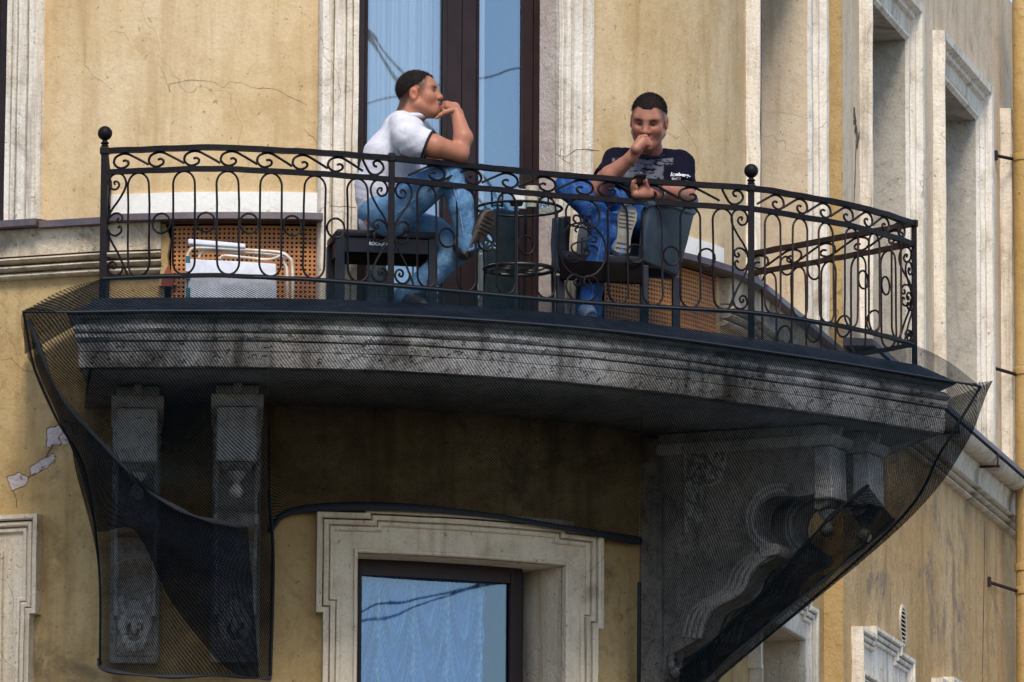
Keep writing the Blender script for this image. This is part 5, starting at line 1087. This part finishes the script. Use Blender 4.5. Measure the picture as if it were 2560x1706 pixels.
# right fist at the mouth
hk = A(1600, 362, 39.36); b.cap(wR_, hk, 0.030, 0.032, 0.015); b.cap(A(1590, 372, 39.33), A(1611, 350, 39.36), 0.026, 0.024, 0.012)
fingers(b, A(1612, 352, 39.345), (0.55, -0.25, 0.55), (-0.6, -0.1, 0.75), (0.45, 0.35, -0.85), [(30, 85, 60), (35, 85, 60), (38, 85, 60), (42, 85, 60)], (0.056, 0.06, 0.056, 0.048), 0.0155, 0.0092)
b.chain([A(1590, 360, 39.40), A(1600, 345, 39.42), A(1612, 340, 39.43)], [0.014, 0.012, 0.010], 0.008)
# left hand palm up round the phone
hl = A(1606, 478, 39.34); b.cap(wL_, hl, 0.030, 0.030, 0.015); b.cap(A(1622, 486, 39.36), A(1590, 486, 39.30), 0.026, 0.022, 0.012)
fingers(b, A(1590, 482, 39.30), (-0.85, -0.3, 0.1), (0.1, -0.5, 0.75), (0.5, -0.3, 0.75), [(20, 45, 40), (22, 48, 40), (26, 50, 40), (30, 52, 40)], (0.066, 0.072, 0.068, 0.055), 0.0165, 0.0090)
b.chain([A(1618, 470, 39.33), A(1612, 452, 39.30), A(1603, 436, 39.30)], [0.014, 0.012, 0.009], 0.008)
hR2, kR2, aR2 = A(1572, 535, 39.85), A(1424, 468, 39.52), A(1540, 588, 39.42); hL2, kL2, aL2 = A(1650, 540, 39.85), A(1505, 575, 39.42), A(1474, 762, 39.5)
b.chain([hR2, kR2, aR2], [0.08, 0.055, 0.04], 0.02); b.chain([hL2, kL2, aL2], [0.08, 0.055, 0.04], 0.02)
b.build('body', 0.0048, M['skin_b'], pb_, None, lambda X: hb.tint(X, 0.75, (0.20, 0.22, 0.26))); hb.hair('hair', pb_, 0.062, 0.056, 0.003, -0.05)
features(hb, pb_)
s = Organic(); s.chain([A(1622, 545, 39.9), A(1620, 490, 39.86), A(1620, 445, 39.83), A(1622, 425, 39.82)], [0.15, 0.15, 0.125, 0.095], 0.05); s.cap(A(1575, 450, 39.84), A(1575, 540, 39.9), 0.11, 0.12, 0.05); s.cap(A(1668, 450, 39.84), A(1668, 540, 39.9), 0.11, 0.12, 0.05)
s.cap(A(1606, 408, 39.83), sR, 0.076, 0.070, 0.03); s.cap(A(1640, 408, 39.83), sL, 0.076, 0.072, 0.03)
s.cap(sR, A(1516, 450, 39.66), 0.076, 0.070, 0.03, 1, True); s.cap(sL, A(1706, 470, 39.72), 0.078, 0.072, 0.03, 1, True)
cz0 = A(1620, 440, 39.8)
def printmask(X):
    u = 1280 + 0 * X[:, 0]; d = X - CP; z = d @ np.array(_f); x = d[:, 0] / z; y = (d @ np.array(_u)) / z; uu = 1280 + FPX * (x * _c + y * _s); vv = 853 - FPX * (-_s * x + _c * y)
    m = ((uu > 1556) & (uu < 1658) & (vv > 408) & (vv < 460)) | ((uu > 1532) & (uu < 1682) & (vv > 396) & (vv < 411)); return np.repeat((m & (X[:, 1] < cz0[1]))[:, None].astype(float), 3, 1)
tee = s.build('t_shirt', 0.007, M['tee'], pb_, folds(0.009, 34, 2.0), printmask)
tube('neckband', [np.array(p) for p in [A(1624, 384, 39.76) + 0.074 * np.array([math.cos(t), -0.95 * math.sin(t), 0.0]) + np.array([0, 0.01, -0.028 * math.sin(t) - 0.004]) for t in np.linspace(0, 6.283, 28, endpoint=False)]], 0.008, M['navy'], pb_, 6, True)
text('sleeve_lettering', 'Iceberg-', 0.030, A(1682, 434, 39.6), (1, 0.15, -0.10), (0.05, 0, 1), M['print'], pb_, tee, 0.002, shear=0.2, bold=0.0006); text('sleeve_lettering', 'Smile', 0.020, A(1684, 445, 39.6), (1, 0.15, -0.05), (0.05, 0, 1), M['print'], pb_, tee, 0.002, shear=0.2, bold=0.0004)
j = Organic(); j.ell(A(1618, 545, 39.9), (0.18, 0.13, 0.10), None, 0.04)
j.chain([hR2, A(1500, 500, 39.68), kR2], [0.098, 0.088, 0.070], 0.03); j.chain([kR2, A(1480, 525, 39.47), aR2], [0.068, 0.064, 0.056], 0.02)
j.chain([hL2, A(1575, 560, 39.63), kL2], [0.098, 0.085, 0.066], 0.02); j.chain([kL2, A(1488, 670, 39.45), aL2], [0.066, 0.062, 0.058], 0.02); j.cap(aL2, aL2 + nrm(aL2 - kL2) * 0.05, 0.062, 0.070, 0.02, 1, True)
j.build('jeans', 0.0072, M['jeans_b'], pb_, folds(0.008, 44, 0.3, ((0.8, 0.1, -0.6), (0.4, 0.2, 0.9), (1, 0.3, 0.3))))
seam(pb_, [hR2, A(1500, 500, 39.68), kR2], [0.098, 0.088, 0.070], M['stitch_b'], (0, -1, 0.2)); seam(pb_, [kR2, A(1480, 525, 39.47), aR2], [0.068, 0.064, 0.056], M['stitch_b'], (0, -1, 0.3)); seam(pb_, [kL2, A(1488, 670, 39.45), aL2], [0.066, 0.062, 0.058], M['stitch_b'], (0.1, -1, 0))
shoe(pb_, A(1553, 632, 39.36), A(1572, 512, 39.33), (0.10, -0.98, -0.12), M['lace'], M['sole'], 0.050)
shoe(pb_, A(1462, 800, 39.55), A(1480, 812, 39.28), (0, 0, -1), M['lace'], M['sole'], 0.045)
wt = nrm(eL_ - wL_); e1 = nrm(np.cross(wt, (0, 0, 1))); e2 = np.cross(wt, e1); wc = wL_ + wt * 0.02
w_ = tag(tube('wristwatch', [wc + 0.036 * (e1 * math.cos(t) + e2 * math.sin(t)) for t in np.linspace(0, 6.283, 24, endpoint=False)], 0.0065, M['steel'], None, 6, True, flat=1.5), 'steel wristwatch on the wrist of the man in the dark T-shirt', 'watch')
dc = wc + 0.040 * nrm(np.array([-0.1, -0.8, 0.5])); boxes('dial', [(dc, wt * 0.016, nrm(np.cross(wt, nrm((-0.1, -0.8, 0.5)))) * 0.016, nrm(np.array([-0.1, -0.8, 0.5])) * 0.005)], M['steel'], w_, 0.003)
ph = A(1598, 455, 39.30); tag(boxes('mobile_phone', [(ph, (0.036, 0.008, 0.0), (0, 0.0, 0.0), (0, 0, 0)) if False else (ph, (0.030, 0.012, 0.004), (-0.006, 0.05, -0.03), (-0.001, 0.003, 0.005))], M['phone'], None, 0.002), 'black mobile phone lying in the palm of the man in the dark T-shirt', 'phone')

# ------------------------------------------------------------------ things on the balcony
M['lacquer'] = plain('black_lacquer', (0.008, 0.009, 0.017), 0.45, bmp=0.03, c2=(0.012, 0.013, 0.024), spec=0.25); M['pad'] = plain('black_vinyl_pad', (0.007, 0.007, 0.012), 0.5, spec=0.25)
M['wicker'] = plain('blue_grey_resin', (0.026, 0.040, 0.058), 0.5, scale=12, bmp=0.1, c2=(0.045, 0.06, 0.08), spec=0.3); M['chair_leg'] = plain('dark_resin_leg', (0.016, 0.017, 0.026), 0.5, spec=0.25)
M['white_tube'] = plain('rusty_white_enamel', (0.74, 0.71, 0.66), 0.4, scale=9, bmp=0.1, c2=(0.42, 0.27, 0.13)); M['white_plast'] = plain('dull_white_vinyl', (0.62, 0.64, 0.70), 0.6, c2=(0.52, 0.54, 0.62)); M['teal'] = plain('teal_webbing', (0.02, 0.13, 0.19), 0.7)
M['tiron'] = plain('black_table_iron', (0.01, 0.01, 0.012), 0.4); M['china'] = plain('white_china', (0.8, 0.8, 0.8), 0.25, bmp=0); M['brass'] = plain('brass_spoon', (0.5, 0.34, 0.12), 0.3, 1.0)
X_, Z_ = np.array([1.0, 0, 0]), np.array([0, 0, 1.0])
# piano bench: axis follows the rail a little
b0, b1 = A(842, 572, 38.98), A(1092, 576, 39.08); ztop = b0[2]; b1 = np.array([b1[0], b1[1], ztop]); ax = nrm(b1 - b0); dp = np.array([-ax[1], ax[0], 0]) * 0.165; L = np.linalg.norm(b1 - b0); mid = (b0 + b1) / 2 + dp
ben = thing('piano_bench', 'black piano bench with padded seat and printed apron under the man in white', 'bench', (mid[0], mid[1], ZS))
hx = ax * L / 2
boxes('seat_pad', [(mid - Z_ * 0.018, hx, dp * 1.03, Z_ * 0.018)], M['pad'], ben, 0.010, smooth=50)
ap = boxes('apron', [(mid - dp * 0.9 - Z_ * 0.075, hx * 0.93, dp * 0.05, Z_ * 0.037)], M['lacquer'], ben, 0.002)
boxes('apron', [(mid + dp * 0.9 - Z_ * 0.075, hx * 0.93, dp * 0.05, Z_ * 0.037)], M['lacquer'], ben, 0.002)
for sg in (-1, 1): boxes('apron', [(mid + hx * 0.9 * sg - Z_ * 0.075, hx * 0.03, dp * 0.8, Z_ * 0.0365)], M['lacquer'], ben)
boxes('seat_box', [(mid - Z_ * 0.085, hx * 0.86, dp * 0.80, Z_ * 0.040)], M['recess'], ben)
hgt = (ztop - 0.036 - ZS) / 2
for i in (-1, 1):
    for k in (-1, 1): boxes('leg', [(mid + hx * 0.925 * i + dp * 0.92 * k + Z_ * (ZS + hgt - ztop), ax * 0.021, nrm(dp) * 0.021, Z_ * hgt)], M['lacquer'], ben, 0.003)
text('lettering', 'ROCKJAM', 0.023, mid - dp * 0.955 - hx * 0.36 - Z_ * 0.075, ax, Z_, M['print'], ben, None, 0.002, bold=0.0005)
# bistro table
tc = A(1298, 522, 39.42); tbl = thing('bistro_table', 'small round black iron bistro table with glass top between the men', 'table', (tc[0], tc[1], ZS))
circ = lambda c, r, n=40: [np.array([c[0] + r * math.cos(t), c[1] + r * math.sin(t), c[2]]) for t in np.linspace(0, 2 * math.pi, n, endpoint=False)]
rt = 0.213; tube('top_ring', circ(tc, rt), 0.007, M['tiron'], tbl, 8, True); lathe('glass_top', tc, [(rt - 0.004, 0.001), (rt - 0.004, 0.006)], M['tabletop'], tbl, 40)
sc_ = np.array([tc[0], tc[1], A(1296, 674, 39.42)[2]]); sh = tube('shelf_ring', circ(sc_, 0.172), 0.010, M['tiron'], tbl, 8, True)
for k in range(6):
    a = k * math.pi / 3; q = [sc_ + np.array([math.cos(a + p) * r_, math.sin(a + p) * r_, 0]) for r_, p in ((0.01, 0), (0.06, 0.5), (0.11, 0.1), (0.14, -0.35), (0.168, 0.05))]; tube('shelf_scroll', catmull(q, 4), 0.005, M['tiron'], tbl, 5)
for k, (a, w) in enumerate(((-1.65, 0.011), (2.9, 0.009), (0.25, 0.009), (1.4, 0.009))):
    d = np.array([math.cos(a), math.sin(a), 0]); tube('leg', [np.array([tc[0], tc[1], ZS]) + d * 0.185, sc_ + d * 0.172, np.array([tc[0], tc[1], tc[2]]) + d * 0.195], w, M['tiron'], tbl, 6)
def on_table(u, dy): p = A(u, 500, 39.42 + dy); return np.array([p[0], p[1], tc[2] + 0.0075])
g = tag(lathe('tumbler', on_table(1243, 0.0), [(0.028, 0), (0.03, 0.004), (0.033, 0.085), (0.030, 0.085), (0.027, 0.008)], M['clear'], None, 20), 'clear glass tumbler at the table edge nearer the man in white', 'glass')
ash = thing('ashtray', 'low dark ashtray on the middle of the bistro table', 'ashtray', tuple(on_table(1291, -0.05))); lathe('bowl', on_table(1291, -0.05), [(0.03, 0), (0.036, 0.022), (0.031, 0.022), (0.027, 0.006)], M['rust'], ash, 18)
p = on_table(1283, -0.05); tag(tube('spoon', [p + np.array([0.012, 0, 0.012]), p + np.array([-0.010, -0.01, 0.06]), p + np.array([-0.02, -0.01, 0.085])], 0.0032, M['brass'], None, 6), 'thin brass coloured spoon leaning in the ashtray', 'spoon')
p = on_table(1300, 0.06); tag(boxes('paper_packet', [(p + Z_ * 0.05, (0.034, 0.01, 0), (-0.006, 0.012, 0), Z_ * 0.05)], M['china'], None, 0.002), 'white paper packet standing on the bistro table', 'packet')
p = on_table(1330, 0.03); cup = tag(lathe('tall_cup', p, [(0.027, 0), (0.030, 0.003), (0.034, 0.11), (0.031, 0.11), (0.026, 0.01)], M['gutter'], None, 20), 'tall beige cup on the table by the door frame', 'cup')
tag(lathe('small_glass', on_table(1362, -0.02), [(0.018, 0), (0.021, 0.003), (0.023, 0.055), (0.020, 0.055), (0.017, 0.007)], M['clear'], None, 18), 'small stubby glass at the table edge nearer the armchair', 'glass')
# resin armchair
cc = A(1570, 640, 39.78); ch = thing('armchair', 'dark blue grey resin armchair under the man in the dark T-shirt', 'armchair', (cc[0], cc[1], ZS))
def panel(name, pts, th, m, parent): 
    o = grid(name, [[np.array(p) for p in r_] for r_ in pts], m, parent, 40); md = o.modifiers.new('t', 'SOLIDIFY'); md.thickness = th; md.offset = 0; bv = o.modifiers.new('b', 'BEVEL'); bv.width = 0.008; bv.segments = 3; return o
zs1 = A(1600, 655, 39.4)[2]
# seen flank (chair's own left), front edge leaning towards the rail; far flank; back shell; seat
panel('arm_panel', [[A(1600, 652, 39.38), A(1640, 668, 39.5), A(1688, 690, 39.72)], [A(1606, 580, 39.36), A(1655, 590, 39.5), A(1712, 606, 39.74)], [A(1618, 512, 39.33), A(1672, 518, 39.5), A(1729, 535, 39.76)]], 0.035, M['wicker'], ch)
tube('arm_rim', catmull([A(1616, 512, 39.31), A(1640, 511, 39.38), A(1680, 517, 39.52), A(1730, 533, 39.77), A(1738, 500, 39.95)], 5), 0.017, M['wicker'], ch, 8)
panel('arm_panel', [[A(1388, 680, 39.45), A(1418, 690, 39.7)], [A(1384, 610, 39.44), A(1416, 615, 39.72)], [A(1388, 545, 39.43), A(1420, 540, 39.74)]], 0.035, M['wicker'], ch)
panel('backrest', [[A(1440, 690, 40.02), A(1560, 690, 40.12), A(1690, 700, 40.05)], [A(1440, 580, 40.05), A(1570, 580, 40.15), A(1715, 590, 40.06)], [A(1450, 500, 40.08), A(1575, 480, 40.18), A(1735, 500, 40.05)]], 0.03, M['wicker'], ch)
panel('seat', [[A(1400, 640, 39.42), A(1500, 648, 39.38), A(1606, 655, 39.38)], [A(1430, 640, 39.75), A(1530, 648, 39.75), A(1660, 660, 39.72)], [A(1450, 645, 40.0), A(1570, 650, 40.1), A(1700, 665, 40.0)]], 0.05, M['chair_leg'], ch)
panel('seat_front', [[A(1400, 700, 39.40), A(1500, 706, 39.36), A(1606, 712, 39.36)], [A(1400, 648, 39.40), A(1500, 655, 39.36), A(1606, 660, 39.36)]], 0.03, M['recess'], ch)  # black panel carries the shade beneath the seat in its colour
for (u, v, Y) in ((1401, 690, 39.45), (1610, 665, 39.40), (1690, 695, 39.72), (1450, 690, 39.98)):
    p = A(u, v, Y); h = (p[2] - ZS) / 2; boxes('leg', [((p[0], p[1], ZS + h), (0.019, 0.004, 0), (-0.004, 0.019, 0), (0, 0, h))], M['chair_leg'], ch, 0.004)
# folded white garden chair leaning on the grille
f0 = A(600, 690, 39.05); fc = thing('folding_chair', 'folded white tubular garden chair with teal webbing leaning on the grille', 'chair', (f0[0], f0[1], ZS)); Yc = 39.18
def PL(lst, dY=0.0): return [A(u, v, Yc + dY) for u, v in lst]
tube('frame_tube', catmull(PL([(465, 800), (468, 660), (472, 632), (490, 620), (560, 622), (640, 627), (700, 632), (722, 645), (731, 668), (731, 800)]), 5), 0.0085, M['white_tube'], fc, 8)
tube('frame_tube', catmull(PL([(497, 645), (505, 632), (530, 628), (690, 640), (712, 660), (718, 690), (717, 800)], 0.03), 5), 0.0085, M['white_tube'], fc, 8); tube('brace_tube', catmull(PL([(548, 648), (562, 640), (620, 645), (665, 650), (690, 645), (706, 636)], -0.02), 4), 0.0075, M['white_tube'], fc, 8)
panel('seat_panel', [PL([(468, 790), (580, 793), (690, 796)], -0.03), PL([(470, 720), (580, 724), (692, 728)], -0.04), PL([(472, 648), (580, 653), (690, 660)], -0.03)], 0.012, M['white_plast'], fc)
panel('back_panel', [PL([(470, 612), (540, 617), (614, 622)], -0.01), PL([(470, 598), (540, 604), (614, 611)], 0.0)], 0.02, M['white_plast'], fc)
for v0, v1, m in ((640, 658, 'teal'), (658, 680, 'white_plast'), (680, 700, 'teal'), (720, 745, 'teal')): boxes('webbing', [(A(470, (v0 + v1) / 2, Yc - 0.05), (0.011, 0.002, 0), (0, 0.006, 0), (0, 0, (v1 - v0) / 1040))], M[m], fc, 0.002)

# ------------------------------------------------------------------ street cables in front of the house, seen mirrored in the panes
def mirror_pts(s0, s1, d, pts, dist):
    a, b_ = np.array(wall_pt(s0, d, 0)), np.array(wall_pt(s1, d, 0)); t = nrm(b_ - a); n = np.array([t[1], -t[0], 0.0]); out = []
    for u, v in pts:
        r_ = ray(u, v); k = ((a - CP) @ n) / (r_ @ n); p = CP + r_ * k; q = r_ - 2 * (r_ @ n) * n; out.append(p + nrm(q) * dist)
    return out
def cable(pts, r, label, ext=4.0):
    P = [np.array(p) for p in pts]; a, b_ = P[0] + nrm(P[0] - P[1]) * ext, P[-1] + nrm(P[-1] - P[-2]) * ext
    tag(tube('overhead_cable', catmull([a] + P + [b_], 6), r, M['cable'], None, 6), label, 'cable', 'street cables mirrored in the panes')
sA, sB = fs(907), fs(1111); lA, lB = LW1[0] + 0.055, fl(1246)
cable(mirror_pts(sA, sB, -0.17, [(965, 0), (1020, 60), (1060, 130), (1108, 196)], 9), 0.010, 'thick cable mirrored above the head of the man in white'); cable(mirror_pts(sA, sB, -0.17, [(950, -5), (1010, 50), (1060, 95), (1105, 150)], 10), 0.008, 'thinner cable branching beside the thick one in the door pane'); cable(mirror_pts(sA, sB, -0.17, [(905, 312), (960, 290), (1108, 250)], 11), 0.006, 'fine cable mirrored low in the wide door pane')
cable(mirror_pts(lA, lB, -0.23, [(897, 1572), (1000, 1538), (1140, 1498), (1250, 1478)], 9), 0.008, 'upper of two twisted cables mirrored in the lower window'); cable(mirror_pts(lA, lB, -0.23, [(897, 1576), (1050, 1552), (1160, 1520), (1250, 1488)], 9.3), 0.008, 'lower of two twisted cables mirrored in the lower window')
